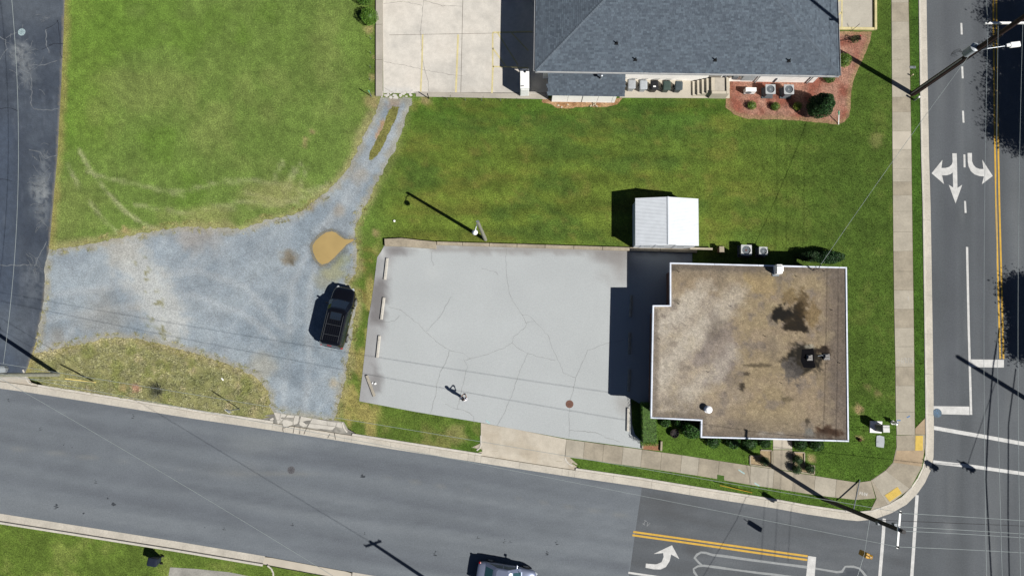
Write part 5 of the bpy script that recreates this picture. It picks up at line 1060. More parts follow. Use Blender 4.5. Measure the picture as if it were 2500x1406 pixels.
shrub('bushy_shrub', 'rounded green shrub at the corner of the hip roofed building', 2062, 147, .58, 1.05, (92, 124, 44), 1800)
shrub('bushy_shrub', 'small shrub half under the eave of the hip roofed building', 2026, 188, .5, .55, (74, 104, 40), 1400)
shrub('large_shrub', 'large dark green conical shrub at the end of the mulch bed', 2012, 252, 1.15, 3.0, (44, 78, 36), 8000, leaf=.1, ry=1.1, cone=.85)
for x, y, lab, k in ((1836, 257, 'low yellowish shrub in the mulch below the heat pump', (100, 130, 50)), (1894, 260, 'smallest low shrub in the mulch below the condensers', (88, 118, 42)), (1948, 259, 'bright lime low shrub in the mulch nearest the big dark shrub', (124, 144, 44))):
    shrub('low_shrub', lab, x, y, .36, .55, k, 900, .06, 'low shrubs in the mulch bed')
shrub('rose_bush', 'thin rose bush with a red bloom beside the yellow kerb', 2089, 96, .3, .8, (84, 96, 56), 380, .07, sparse=True, flowers=[(.22, .1, .82)])
shrub('dark_hedge', 'dark hedge along the shaded back wall of the flat roofed building', 2026, 628, 1.15, 1.5, (42, 74, 38), 4200, .09, ry=.52)
shrub('dark_hedge', 'low hedge in deep shade left of the back wall hedge', 1980, 626, .9, 1.3, (44, 72, 38), 2600, .09, ry=.42)
shrub('clipped_hedge', 'clipped rectangular hedge at the car park end of the building', 1584, 1034, .6, 1.15, (86, 124, 42), 4800, .06, ry=1.62, box=True)
shrub('glossy_shrub', 'dark leafy shrub in the inner corner of the flat roofed building', 1690, 1044, .82, 1.5, (52, 92, 34), 3600, .1)
for x, y, r_, lab in ((1624, 1030, .4, 'small leafy shrub under the short roof edge next to the clipped hedge'), (1655, 1030, .32, 'smallest shrub under the short roof edge near the inner corner'), (1742, 1076, .55, 'low shrub along the front wall near the inner corner'), (1790, 1078, .55, 'low shrub along the front wall above the pole shadow'), (1830, 1081, .6, 'low shrub along the front wall left of the front walk'), (1868, 1080, .45, 'low shrub along the front wall touching the front walk'), (1955, 1084, .5, 'low shrub along the front wall right of the front walk'), (1995, 1084, .55, 'low shrub along the front wall toward the street corner')):
    shrub('front_shrub', lab, x, y, r_, .8, (48, 84, 34), 1300, .09, 'shrubs along the front wall', base=.1)
for x, y, lab in ((1948, 1122, 'ball shaped shrub at the upper left of the trio by the front walk'), (1946, 1146, 'ball shaped shrub at the lower left of the trio by the front walk'), (1978, 1144, 'ball shaped shrub at the right of the trio by the front walk'), (1868, 1126, 'ball shaped shrub under the pole shadow left of the front walk')):
    shrub('ball_shrub', lab, x, y, .36, .8, (56, 84, 44), 1100, .06, 'ball shrubs by the front walk')
bs = thing('bare_shrub', 'grey leafless shrub in the grass island by the street', 'shrub', tuple(P(390, 955, .1))); b = MB(); rr = random.Random(4)
for k in range(110):
    a = rr.uniform(0, 6.28); r_ = rr.uniform(.1, .8); z = rr.uniform(.25, .75); b.tube([(0, 0, 0), (r_ * .4 * math.cos(a), r_ * .4 * math.sin(a), z * .7), (r_ * math.cos(a + .3), r_ * math.sin(a + .3), z)], [.014, .009, .005], 4)
b.build('twigs', mat('twig', A(120, 120, 104), .9), bs)
bb = np.random.default_rng(5); lb = MB(); lc = []; q = bb.normal(size=(700, 3)) * np.array([.32, .32, .15]) + np.array([0, 0, .45]); leaf_cloud(lb, lc, q, .06, A(104, 110, 84), bb); lb.build('foliage', m_leaf, bs, colors=np.concatenate(lc), fix=False)
tp = thing('tree_planter', 'round dark iron fire pit on the front grass', 'fire pit', tuple(P(1645, 1057, .1))); MB().lathe([(.27, .02), (.31, .12), (.33, .32), (.35, .34), (.33, .36), (.30, .33), (.26, .12)], (0, 0, 0), 22).build('bowl', mat('pit_iron', A(62, 50, 48), .7), tp)
tp.name = 'fire_pit'; b = MB(); [b.cbox((0, 0, .345), (.62, .03, .02), k * math.pi / 4) for k in range(4)]; b.build('grate', m_black, tp)
for pts, lab in (([(1577, 1084), (1609, 1089), (1609, 1097), (1577, 1096)], 'small brick edged bed below the clipped hedge'),):
    t = thing('hedge_bed', lab, 'planting bed', tuple(P(1592, 1090, .1))); b = MB(); polysheet(b, [(1569, 1082), (1610, 1082), (1610, 1100), (1569, 1096)], .125); b.build('soil', mat('brick_soil', A(176, 128, 98), .95, noises=((9, .75, 1.2), (30, .8, 1.2)), bump=.6), t, world=True)
    edge_block(MB(), [(1612.5, 1099), (1613.5, 1076)], .14, .05, .3).build('timber_edge', m_oldc, t, world=True); edge_block(MB(), [(1567.5, 1094), (1567.5, 1076)], .12, .05, .25).build('timber_edge', m_oldc, t, world=True)
for (x0, y0, x1, y1), lab in (((1827, 1097, 1883, 1140), 'sandy planting bed left of the front walk'), ((1938, 1104, 1966, 1125), 'sandy planting bed right of the front walk')):
    t = thing('sand_bed', lab, 'planting bed', tuple(P((x0 + x1) / 2, (y0 + y1) / 2, .1)), 0, 'sandy beds by the front walk'); b = MB()
    poly = [(1856, 1098), (1883, 1099), (1883, 1141), (1830, 1133), (1830, 1112), (1856, 1112)] if x0 < 1900 else [(1936, 1103), (1962, 1104), (1962, 1134), (1986, 1136), (1986, 1157), (1938, 1149)]
    polysheet(b, poly, .113); b.build('soil', mat('sand_soil', A(192, 170, 134), .95, noises=((6, .8, 1.15), (25, .78, 1.2)), bump=.5), t, world=True)
    for q0, q1 in zip(poly, poly[1:] + poly[:1]):
        if (q0[0] - q1[0]) ** 2 + (q0[1] - q1[1]) ** 2 > 300: edge_block(MB(), [q0, q1], .09, .05, .19).build('edging', m_oldc, t, world=True)
# ------------------------------------------------------------------ poles, lamps, wires
sh2 = Vector((math.cos(SH_AZ), -math.sin(SH_AZ), 0)) / math.tan(SUN_EL)     # metres towards the sun per metre of height
def over(px, py, z):                           # the point at height z whose shadow falls at this ground pixel
    return P(px, py, 0) + sh2 * z + up * z
def pole(name, label, base, h, m, r0=.17, r1=.12, cat='utility pole', top=None, group=None):
    t = thing(name, label, cat, tuple(base), 0, group); e = Vector(top) if top is not None else base + up * h
    MB().tube([base - up * .1, base + (e - base) * .5, e], [r0, (r0 + r1) / 2, r1], 14).build('shaft', m, t, world=True, smooth=False); return t
def can(t, p, r=.27, h=.95):
    b = MB(); b.lathe([(r * .9, 0), (r, .04), (r, h), (r * 1.06, h), (r * 1.06, h + .04), (r * .5, h + .1)], tuple(p), 18); o = b.build('transformer', mat('can_grey', A(196, 204, 210), .45, .1, noises=((3, .92, 1.05),)), t, world=True)
    for a in (.6, 2.2): MB().lathe([(.05, h + .05), (.03, h + .14), (.05, h + .2), (.02, h + .28)], (p.x + r * .5 * math.cos(a), p.y + r * .5 * math.sin(a), p.z), 8).build('bushing', m_white, o, world=True)
def crossarm(t, a, c, m=None, s=.06):
    d = (c - a).normalized(); n = Vector((-d.y, d.x, 0)) * s; b = MB(); b.hexa([a - n - up * s, c - n - up * s, c + n - up * s, a + n - up * s], [a - n + up * s, c - n + up * s, c + n + up * s, a + n + up * s]); o = b.build('crossarm', m or m_white, t, world=True)
    for k in (.04, .5, .96):
        p = a + (c - a) * k + up * s; MB().lathe([(.035, 0), (.055, .05), (.035, .08), (.055, .12), (.02, .18)], tuple(p), 8).build('insulator', m_dark, o, world=True)
WIRES = []
def wire(name, label, a, c, sag=.4, r=.016, m=None, group='overhead wires', n=24):
    q = []
    for k in range(n + 1):
        t = k / n; p = a + (c - a) * t - up * (sag * 4 * t * (1 - t)); q.append(p)
    t = MB().tube(q, r, 5).build(name, m or m_wire); tag(t, label, 'wire', group); return t
pr = P(2227, 230, .1); rp = pole('utility_pole', 'tall dark brown utility pole leaning out over the right hand road', pr, 18.5, m_wood, .21, .14)
can(rp, pr + Vector((-.22, .1, 7.5)), .3, 1.05)
a = pr + up * 7.9; lampp = P(2478, 109, 8.6); b = MB(); b.tube([a, a + (lampp - a) * .3 + up * .25, lampp - (lampp - a).normalized() * .3], .035, 8); b.build('lamp_arm', m_galv, rp, world=True)
d = (lampp - a).normalized(); ang = math.atan2(d.y, d.x); b = MB(); b.cbox((lampp.x, lampp.y, lampp.z), (.85, .42, .2), ang, taper=.82); b.cbox((lampp.x - d.x * .5, lampp.y - d.y * .5, lampp.z), (.3, .22, .14), ang); b.build('lamp_head', m_white, rp, world=True, bevel=.05)
crossarm(rp, P(2405, 57, 11.6), P(2540, 57, 11.6)); b = MB(); b.tube([pr + Vector((.1, -.19, .2)), pr + Vector((.1, -.17, 11))], .035, 6); b.build('ground_conduit', m_wireb, rp, world=True); b = MB(); b.tube([pr + Vector((-.2, -.06, .2)), pr + Vector((-.2, -.06, 7))], .045, 8); b.build('conduit', m_galv, rp, world=True)
b = MB(); c0 = pr + Vector((-.35, .2, 7.2))
for k in range(3): b.tube([c0 + Vector((.35 * math.cos(j * .5) * (1 - k * .2) - .35, .1 * k, .4 * math.sin(j * .5))) for j in range(12)], .012, 4)
b.build('cable_loop', m_wireb, rp, world=True)
pl_ = P(142, 914, .1); lp = pole('utility_pole', 'grey utility pole in the grass island at the left edge', pl_, 12, m_woodg, .17, .12); can(lp, pl_ + Vector((-.1, .42, 6.0)), .29, .95); crossarm(lp, P(-117, 855, 11.3), P(-117, 935, 11.3), m_woodg)
b = MB(); [b.tube([pl_ + Vector((-.2 + .5 * math.cos(j * .55 + k), .3 + .4 * math.sin(j * .55 + k), 6.1 + .1 * k)) for j in range(12)], .012, 4) for k in range(4)]; b.build('cable_loop', m_wireb, lp, world=True)
pb0 = P(2010, 1217, .1); bp = pole('utility_pole', 'black utility pole with white crossarm at the street corner', pb0, 11.7, mat('tarred_wood', A(38, 36, 40), .6, noises=((8, .7, 1.3),)), .17, .13)
crossarm(bp, P(2197, 1246, 11.4), P(2190, 1338, 11.4)); b = MB(); b.tube([pb0 + Vector((.17, .02, .2)), pb0 + Vector((.15, .02, 9))], .05, 8); b.build('conduit', m_black, bp, world=True)
b = MB(); b.cbox(tuple(pb0 + Vector((.1, .18, 10.4))), (.2, .2, .35)); b.cbox(tuple(pb0 + Vector((-.18, -.05, 8.8))), (.15, .2, .3)); b.build('switch_box', m_grey, bp, world=True)
tip = P(906, 1323); h_ = 9.5; pb2 = tip + sh2 * h_ + up * .1; bt = pole('utility_pole', 'utility pole across the street below the view', pb2, h_, m_wood, .15, .11); crossarm(bt, pb2 + Vector((-.6, -.2, h_ - .3)), pb2 + Vector((.6, .2, h_ - .3)), m_woodg)
tip = P(2340, 872); h2_ = 11.5; pe = tip + sh2 * h2_ + up * .1; et = pole('utility_pole', 'utility pole on the far verge right of the view', pe, h2_, m_wood, .2, .16)
lb_, ltop = P(1185, 585, .1), P(1166, 541, 7.3); lamp = pole('lamp_post', 'weathered grey wooden lamp post above the car park', lb_, 7.3, m_woodg, .15, .11, 'lamp post', top=ltop)
lh = P(1159.5, 567, 7.15); b = MB(); b.tube([ltop - up * .15, ltop + (lh - ltop) * .5 + up * .1, lh + up * .12], .035, 8); b.build('lamp_arm', m_galv, lamp, world=True)
MB().lathe([(.05, .2), (.1, .16), (.19, .06), (.205, -.02), (.2, -.06), (.14, -.16)][::-1], tuple(lh), 18).build('lamp_head', mat('lamp_white', (.7, .71, .73), .4), lamp, world=True, smooth=True); b = MB(); b.cbox(tuple(ltop + up * .02), (.22, .1, .1)); b.build('bracket', m_galv, lamp, world=True)
wire('power_line', 'upper overhead wire running along the street from the left pole', P(-117, 868, 11.4), P(2196, 1250, 11.5), .9, .013); wire('power_line', 'lower overhead wire running along the street to the crossarm', P(-117, 890, 11.4), P(2191, 1334, 11.5), 1.0, .013)
wire('phone_cable', 'cable crossing the dark lane at the left edge', P(12, -160, 9.5), P(8, 888, 7.2), 1.5, .013); wire('power_line', 'thin wire crossing the street from the left pole', P(-90, 872, 10.2), pb2 + up * (h_ - .2), .7, .014)
for i, (y0, y1, lab) in enumerate(((1252, 1290, 'uppermost wire leaving the corner crossarm to the right'), (1285, 1322, 'second wire leaving the corner crossarm to the right'), (1295, 1331, 'third wire leaving the corner crossarm to the right'), (1334, 1366, 'lowest wire leaving the corner crossarm to the right'))): wire('power_line', lab, P(2196 - (6 if i == 3 else 0), y0, 11.5), P(2760, y1, 11.5), .35, .016)
for x0, x1, x2, lab in ((2412, 2409, 2417, 'leftmost of the long wires above the right hand road'), (2437, 2438, 2459, 'middle long wire above the yellow centre lines'), (2497, 2497, 2500, 'long wire at the right edge of the view')): wire('power_line', lab, P(x0, 57, 11.7), P(x2, 1750, 11.5), .5, .012, n=40)
wire('power_line', 'upper span of the leftmost wire beyond the tall pole', P(2412, 57, 11.7), P(2405, -400, 11.5), .3); wire('service_drop', 'thin service wire from tall pole to flat roofed building', P(2004, 646, ZF + .95), pr + up * 7.7, .35, .014)
# span-wire signals
m_sig = mat('signal_yellow', A(222, 168, 50), .5, noises=((5, .9, 1.08),)); m_lens = glass('signal_lens', (.05, .01, .01))
def signal(label, p, rz):
    t = thing('traffic_signal', label, 'traffic signal', tuple(p), rz, 'hanging traffic signals'); MB().box(-.18, -.12, -.55, .18, .12, .5).build('housing', m_sig, t, bevel=.03)
    for k in range(3):
        z = -.38 + k * .36; l = MB(); l.tube([(0, -.13, z), (0, -.12, z)], .13, 14); l.build('lens', m_lens, t); v = MB(); n = 12
        for i in range(n - 2):
            a0, a1 = math.pi * (.0 + i / (n - 3)) , math.pi * ((i + 1) / (n - 3)); q = [(.15 * math.cos(a0), .15 * math.sin(a0)), (.15 * math.cos(a1), .15 * math.sin(a1))]
            v.add([(q[0][0], -.12, z + q[0][1]), (q[1][0], -.12, z + q[1][1]), (q[1][0], -.36, z + q[1][1]), (q[0][0], -.36, z + q[0][1])], [(0, 1, 2, 3)])
        v.build('visor', m_sig, t)
    MB().tube([(0, 0, .5), (0, 0, .95)], .03, 8).build('hanger', m_galv, t); return t
zs_ = 5.6
signal('yellow traffic signal hanging over the left turn lane', P(2110, 1352, zs_), R(70)); signal('hanging signal whose shadow falls below the pole shadow', over(1842, 1283, zs_), R(70)); signal('hanging signal whose shadow falls on the corner kerb', over(2272, 1134, zs_), R(10)); signal('hanging signal whose shadow falls on the crosswalk line', over(2362, 1138, zs_), R(10))
def polywire(name, label, q, r, m):
    o = MB().tube(q, r, 6).build(name, m); tag(o, label, 'wire', 'span cables of the signals')
zc_ = 6.6
polywire('span_cable', 'signal span cable from the corner pole over the turn lane', [pb0 + up * 7.4, P(2110, 1352, zc_), P(2080, 1450, 6.7), P(1960, 1720, 7.2)], .012, m_wire)
polywire('span_cable', 'signal span cable along the right hand road', [over(2440, 800, 7), over(2425, 890, 6.8), over(2412, 1050, zc_), over(2407, 1170, 6.5), over(2420, 1406, 6.7), over(2440, 1650, 7)], .05, m_wireb); polywire('span_cable', 'outer signal span cable along the right hand road', [over(2480, 900, 7), over(2462, 1036, 6.7), over(2461, 1250, 6.6), over(2464, 1406, 6.7), over(2480, 1650, 7)], .04, m_wireb)
polywire('span_cable', 'signal span cable crossing beside the corner kerb', [pb0 + up * 8, over(2272, 1130, zc_), over(2362, 1134, zc_), pe + up * 8], .018, m_wireb)
# guy wires and markers
def rod(name, label, a, c, r, m, cat, group=None, tipm=None):
    t = thing(name, label, cat, tuple(a), 0, group); MB().tube([a, c], r, 8).build('rod', m, t, world=True)
    if tipm: MB().tube([a + (c - a) * .72, c + (c - a).normalized() * .004], r * 1.25, 8).build('tip', tipm, t, world=True)
    return t
m_ypl = mat('guard_yellow', A(236, 214, 130), .5); m_yel = mat('marker_yellow', A(196, 160, 40), .5); m_grn = mat('marker_green', A(120, 210, 170), .5)
rod('guy_guard', 'pale yellow guy wire guard in the grass island', P(234, 933, .1), P(158, 924, 2.2), .045, m_ypl, 'guy guard'); wire('guy_wire', 'guy wire rising from the yellow guard to the left pole', P(234, 933, .1), pl_ + up * 10.5, 0, .01)
rod('guy_guard', 'slanting grey metal guy guard over the corner pavement', P(2099, 1171, .13), P(2083.5, 1244, 1.1), .045, m_galv, 'guy guard'); rod('guy_guard', 'thin dull yellow guy guard in the grass verge', P(1836, 1202, .12), P(1757, 1184, .55), .03, m_yel, 'guy guard')
rod('marker_stake', 'white and green marker stake at the edge of the mulch', P(2047, 304, .1), P(2048, 271, 1.1), .04, m_white, 'stake', tipm=m_grn); g = P(907, 236, .1); rod('marker_stake', 'green topped marker stake by the yard kerb corner', g, g + up * 1.25, .035, m_galv, 'stake', tipm=m_grn); g = P(1047, 241, .1); rod('marker_stake', 'short dark stake beside the gravel track entrance', g, g + up * 1.05, .04, m_black, 'stake')
for x, y, lab in ((906, 97, 'wire stake west of the yard kerb, topmost of four'), (906, 132, 'wire stake west of the yard kerb, second of four'), (905, 166, 'wire stake west of the yard kerb, third of four'), (904, 197, 'wire stake west of the yard kerb, lowest of four'), (1092, 244, 'wire stake below the yard kerb, leftmost of four'), (1136, 246, 'wire stake below the yard kerb, second of four'), (1176, 246.5, 'wire stake below the yard kerb, third of four'), (1222, 247, 'wire stake below the yard kerb, rightmost of four')):
    g = P(x, y, .1); rod('wire_stake', lab, g, g + up * .5, .018, m_grey, 'stake', 'wire stakes round the concrete yard')
g = P(2076, 78, .12); rod('wire_stake', 'dark bent rod standing by the yellow kerb', g, P(2099, 59, .9), .02, m_black, 'stake')
g = P(585, 998, .1); sg = thing('road_sign', 'white road sign on a post in the grass island', 'road sign', tuple(g)); MB().tube([g, g + up * 2.65], .03, 8).build('post', m_galv, sg, world=True); b = MB(); b.cbox((g.x, g.y - .04, 2.45), (.42, .02, .55), R(-38)); b.build('plate', m_white, sg, world=True, bevel=.004)
g = P(2232, 245, .1); bo = thing('bollard', 'short post with white cap at the foot of the tall pole', 'bollard', tuple(g)); MB().tube([(0, 0, 0), (0, 0, .68)], .075, 12).build('post', m_galv, bo); MB().lathe([(.085, .66), (.085, .74), (.05, .78)], (0, 0, 0), 12).build('cap', m_white, bo)
g = P(2224, 186, .1); bo = thing('valve_marker', 'small cream post in the verge above the tall pole', 'marker', tuple(g)); MB().lathe([(.05, 0), (.05, .3), (.065, .32), (.02, .36)], (0, 0, 0), 10).build('post', mat('cream', A(240, 225, 180), .6), bo)
g = P(2228, 165, .11); bo = thing('meter_lid', 'grey meter box lid set in the verge grass', 'utility cover', tuple(g)); MB().box(-.25, -.1, -.05, .25, .1, .045).build('lid', m_grey, bo, bevel=.01); MB().cbox((.1, 0, .048), (.1, .05, .01)).build('handle', m_black, bo)
g = P(2136, 1042, .1); ub = thing('utility_cabinet', 'white utility cabinet on a white pad near the street corner', 'utility cabinet', tuple(g))
MB().prism([tuple(P(x, y))[:2] for x, y in ((2122, 1027), (2151.5, 1028), (2150, 1056.5), (2121, 1055))], .05, .17).build('pad', m_white, ub, world=True, bevel=.01); c0, c1 = P(2134, 1051.5), P(2149, 1034.5); ub_b = MB().box(c0.x, c0.y, .17, c1.x, c1.y, 1.42).build('casing', mat('cab_white', A(240, 240, 236), .5, noises=((3, .95, 1.03),)), ub, world=True, bevel=.02); MB().box(c0.x - .02, c0.y + .06, .25, c0.x, c1.y - .06, 1.3).build('door', m_grey, ub, world=True)
g = P(2146.5, 1077.5, .1); vl = thing('vault_lid', 'pale concrete vault lid in the grass below the utility cabinet', 'utility cover', tuple(g)); MB().prism([tuple(P(x, y) - g)[:2] for x, y in ((2138, 1063), (2145, 1062), (2156, 1065), (2157, 1078), (2155, 1092), (2146, 1091), (2137, 1089), (2137, 1075))], -.05, .06).build('lid', mat('vault', A(196, 202, 206), .85, noises=((3, .93, 1.05), (20, .95, 1.04))), vl)
g = P(2179, 1031, .1); hy = thing('fire_hydrant', 'white fire hydrant beside the pavement near the corner', 'fire hydrant', tuple(g)); MB().lathe([(.16, 0), (.16, .05), (.11, .06), (.11, .5), (.14, .52), (.14, .56), (.1, .66), (.04, .72), (.03, .78)], (0, 0, 0), 16).build('barrel', m_white, hy)
for a, r_, l in ((.6, .055, .2), (3.74, .055, .2), (-1.0, .075, .22)): MB().tube([(0, 0, .42), (l * math.cos(a), l * math.sin(a), .42)], r_, 10).build('outlet', m_white, hy)
MB().lathe([(.05, .78), (.05, .82)], (0, 0, 0), 6).build('nut', m_blue, hy)
g = P(2098, 1073, .1); sp = thing('tree_stump', 'small dark brown stump in the corner grass', 'stump', tuple(g)); MB().lathe([(.16, 0), (.12, .08), (.11, .25), (.08, .26)], (0, 0, 0), 9).build('wood', mat('stump_wood', A(84, 58, 34), .9, noises=((12, .7, 1.2),)), sp)
g = P(963, 540, .1); ml = thing('pipe_cap', 'small white round pipe cap in the lawn by the gravel', 'pipe cap', tuple(g)); MB().lathe([(.085, 0), (.085, .12), (.06, .14)], (0, 0, 0), 12).build('cap', m_white, ml)
bx = P(1756.5, 612, .1); bp2 = thing('brick_pier', 'square brick pier behind the flat roofed building', 'pier', tuple(bx)); MB().box(-.16, -.2, 0, .16, .2, .62).build('pier', mat('pier_brick', A(172, 128, 104), .85, noises=((9, .8, 1.15),)), bp2, bevel=.01); MB().box(-.19, -.23, .62, .19, .23, .68).build('cap', m_oldc, bp2)
tb = thing('timber_beam', 'pale timber beam lying behind the white shed', 'beam', tuple(P(1708, 609, .1))); b = MB(); edge_block(b, [(1681, 608.5), (1736, 610)], .16, .34, .46); b.build('beam', mat('beam_pale', A(200, 190, 168), .8, noises=((6, .85, 1.1),)), tb, world=True); edge_block(MB(), [(1685, 608.6), (1690, 608.7)], .14, .08, .34).build('block', m_oldc, tb, world=True); edge_block(MB(), [(1727, 609.7), (1732, 609.8)], .14, .08, .34).build('block', m_oldc, tb, world=True)

# ------------------------------------------------------------------ cars
def wheel(t, x, y, r, w, rimm):
    s = 1 if y > 0 else -1
    def tb_(prof, name, m, parent):
        n = 22; b = MB(); vs = []; fs = []
        for q, d in prof:
            for k in range(n): a = 2 * math.pi * k / n; vs.append((x + q * math.cos(a), y + d * s, r + q * math.sin(a)))
        for i in range(len(prof) - 1):
            for k in range(n): fs.append((i * n + k, i * n + (k + 1) % n, (i + 1) * n + (k + 1) % n, (i + 1) * n + k))
        fs.append(tuple(range(n))); fs.append(tuple(range((len(prof) - 1) * n, len(prof) * n))); b.add(vs, fs); return b.build(name, m, parent)
    ty = tb_([(r * .7, -w), (r * .96, -w), (r, -w * .8), (r, -w * .2), (r * .96, 0), (r * .72, .005)], 'tyre', m_dark, t); rm = tb_([(r * .70, -.06), (r * .70, .012), (r * .62, .014), (r * .60, -.02), (.06, -.015), (.05, .01)], 'rim', rimm, t)
    sp = MB()
    for k in range(6):
        a = k * math.pi / 3; c, d = math.cos(a), math.sin(a); q = [(.05, -.035), (r * .64, -.03), (r * .64, .03), (.05, .035)]
        pts = [(x + u * c - v * d, r + u * d + v * c) for u, v in q]; sp.hexa([(p[0], y - .01 * s, p[1]) for p in pts], [(p[0], y + .012 * s, p[1]) for p in pts])
    sp.build('spoke', rimm, rm)
def car(name, label, loc, rz, paint, st, gh, wheels, wr, glassm, rim, rack=False, W=.95):
    t = thing(name, label, 'car', tuple(loc), rz); rings = []
    for x, w, zb, zt, cr in st:
        zm = zb + (zt - zb) * .45; rings.append([(x, -.8 * w, zb), (x, -w * .98, zb + .12), (x, -w, zm), (x, -.97 * w, zt - .09), (x, -.86 * w, zt), (x, -.45 * w, zt + cr), (x, .45 * w, zt + cr), (x, .86 * w, zt), (x, .97 * w, zt - .09), (x, w, zm), (x, w * .98, zb + .12), (x, .8 * w, zb)])
    o = MB().loft(rings).build('body', paint, t, smooth=True); m = o.modifiers.new('s', 'SUBSURF'); m.levels = 1; m.render_levels = 2
    gr = []
    for z, xr, xf, w in gh: gr.append([(xr, -w * .78, z), (xr + .12, -w, z), (xf - .22, -w, z), (xf - .04, -w * .72, z), (xf, -w * .3, z), (xf, w * .3, z), (xf - .04, w * .72, z), (xf - .22, w, z), (xr + .12, w, z), (xr, w * .78, z)])
    MB().loft(gr[::-1]).build('cabin', paint, t, smooth=False, bevel=.03)
    def gz(z):
        for g0, g1 in zip(gh, gh[1:]):
            if g0[0] <= z <= g1[0]: k = (z - g0[0]) / (g1[0] - g0[0]); return [g0[i] + (g1[i] - g0[i]) * k for i in (1, 2, 3)]
        return list(gh[-1][1:])
    z0, z1 = gh[0][0] + .06, gh[-2][0] - .06; A0, A1 = gz(z0), gz(z1); e = .012
    b = MB(); b.add([(A0[1] + e, -A0[2] * .3, z0), (A0[1] + e, A0[2] * .3, z0), (A0[1] - .035, A0[2] * .72, z0 + .008), (A1[1] - .03, A1[2] * .72, z1 + .008), (A1[1] + e, A1[2] * .3, z1 + .008), (A1[1] + e, -A1[2] * .3, z1 + .008), (A1[1] - .03, -A1[2] * .72, z1 + .008), (A0[1] - .035, -A0[2] * .72, z0 + .008)], [(0, 1, 4, 5), (1, 2, 3, 4), (7, 0, 5, 6)]); b.build('windscreen', glassm, t)
    b = MB(); b.add([(A0[0] - e, -A0[2] * .72, z0), (A0[0] - e, A0[2] * .72, z0), (A1[0] - e, A1[2] * .72, z1), (A1[0] - e, -A1[2] * .72, z1)], [(3, 2, 1, 0)]); b.build('rear_window', glassm, t)
    for s in (-1, 1):
        xa, xb = A0[0] + .2, A0[1] - .32; ya, yb = A1[0] + .2, A1[1] - .28; cuts = [0, .33, .66, 1] if rack else [0, .5, 1]
        for c0, c1 in zip(cuts, cuts[1:]):
            g = .03; b = MB(); q = [(xa + (xb - xa) * c0 + g, s * (A0[2] + e), z0), (xa + (xb - xa) * c1 - g, s * (A0[2] + e), z0), (ya + (yb - ya) * c1 - g, s * (A1[2] + e), z1), (ya + (yb - ya) * c0 + g, s * (A1[2] + e), z1)]; b.add(q, [(0, 1, 2, 3)]); b.build('side_window', glassm, t)
        mx = A0[1] - .42; b = MB(); b.cbox((mx, s * (W + .12), z0 + .08), (.14, .2, .15), 0, taper=.8); b.cbox((mx + .03, s * W * .99, z0 + .03), (.06, .16, .05)); b.build('mirror', paint, t, bevel=.03)
        for hx in (-.35, .55): MB().cbox((hx, s * (W + .012), z0 - .14), (.2, .04, .035)).build('door_handle', m_galv, t)
    F, Rr = st[-2], st[1]
    for s in (-1, 1):
        b = MB(); b.cbox((F[0] - .08, s * F[1] * .80, F[3] - .10), (.26, .36, .13), -s * .5, taper=.9); b.build('headlight', mat('headlight', A(225, 232, 238), .15, .1, noises=((5, .95, 1.03),)), t, bevel=.02)
        b = MB(); b.cbox((Rr[0] + .05, s * Rr[1] * .93, Rr[3] - .16), (.16, .16, .26), 0, taper=.9); b.build('tail_light', mat('tail_red', A(170, 24, 34), .25), t, bevel=.02)
    b = MB(); b.cbox((st[-1][0] + .01, 0, st[-1][3] - .1), (.06, st[-1][1] * 1.1, .14)); b.build('grille', m_black, t); b = MB(); b.cbox((st[0][0] + .03, 0, st[0][3] - .26), (.02, .4, .12)); b.build('number_plate', m_white, t)
    b = MB(); b.cbox(((F[0] + A0[1]) / 2 + .2, 0, F[2] + .06), (.01, .01, .01)); 
    for wx in wheels:
        for s in (-1, 1): wheel(t, wx, s * (W + .03), wr, .22, rim)
        for s in (-1, 1):
            b = MB(); n = 14; vs = []
            for k in range(n + 1):
                a = math.pi * k / n; 
                for rr_ in (wr * 1.04, wr * 1.16): vs.append((wx + rr_ * math.cos(a), s * (W - .005), wr + rr_ * math.sin(a) * 1.02))
            b.add(vs, [(2 * k, 2 * k + 1, 2 * k + 3, 2 * k + 2) for k in range(n)]); b.build('wheel_arch', m_black, t)
    if rack:
        zr = gh[-1][0]; 
        for s in (-1, 1): MB().tube([(-1.95, s * .62, zr - .01), (-1.85, s * .62, zr + .06), (.1, s * .6, zr + .06), (.2, s * .6, zr)], .016, 6).build('roof_rail', mat('rail_dark', A(112, 116, 122), .4, .5), t)
        for x in (-1.45, -.65): MB().tube([(x, -.62, zr + .07), (x, .62, zr + .07)], .016, 6).build('crossbar', mat('rail_dark', A(112, 116, 122), .4, .5), t)
        for k in range(6): MB().cbox((-.95, -.42 + k * .168, zr + .010), (1.9, .016, .012)).build('roof_rib', mat('rib_dark', A(34, 36, 40), .5, .3), t)
        b = MB(); b.cbox((.25 - .2, 0, zr + .004), (.55, .85, .012)); b.build('sunroof', glassm, t); b = MB(); [b.cbox(q, d_) for q, d_ in (((.05, .44, zr + .012), (.6, .025, .014)), ((.05, -.44, zr + .012), (.6, .025, .014)), ((.34, 0, zr + .012), (.025, .9, .014)), ((-.24, 0, zr + .012), (.025, .9, .014)))]; b.build('sunroof_trim', mat('rib_dark', A(34, 36, 40), .5, .3), t)
        MB().cbox((gh[1][1] + .02, 0, zr - .08), (.06, .34, .04)).build('brake_light', mat('tail_red', A(170, 24, 34), .25), t)
    for s in (-.35, .3):
        MB().tube([(A0[1] + .03, s, z0 - .0), (A0[1] - .25, s + .4, z0 + .16)], .012, 4).build('wiper', m_black, t)
    return t
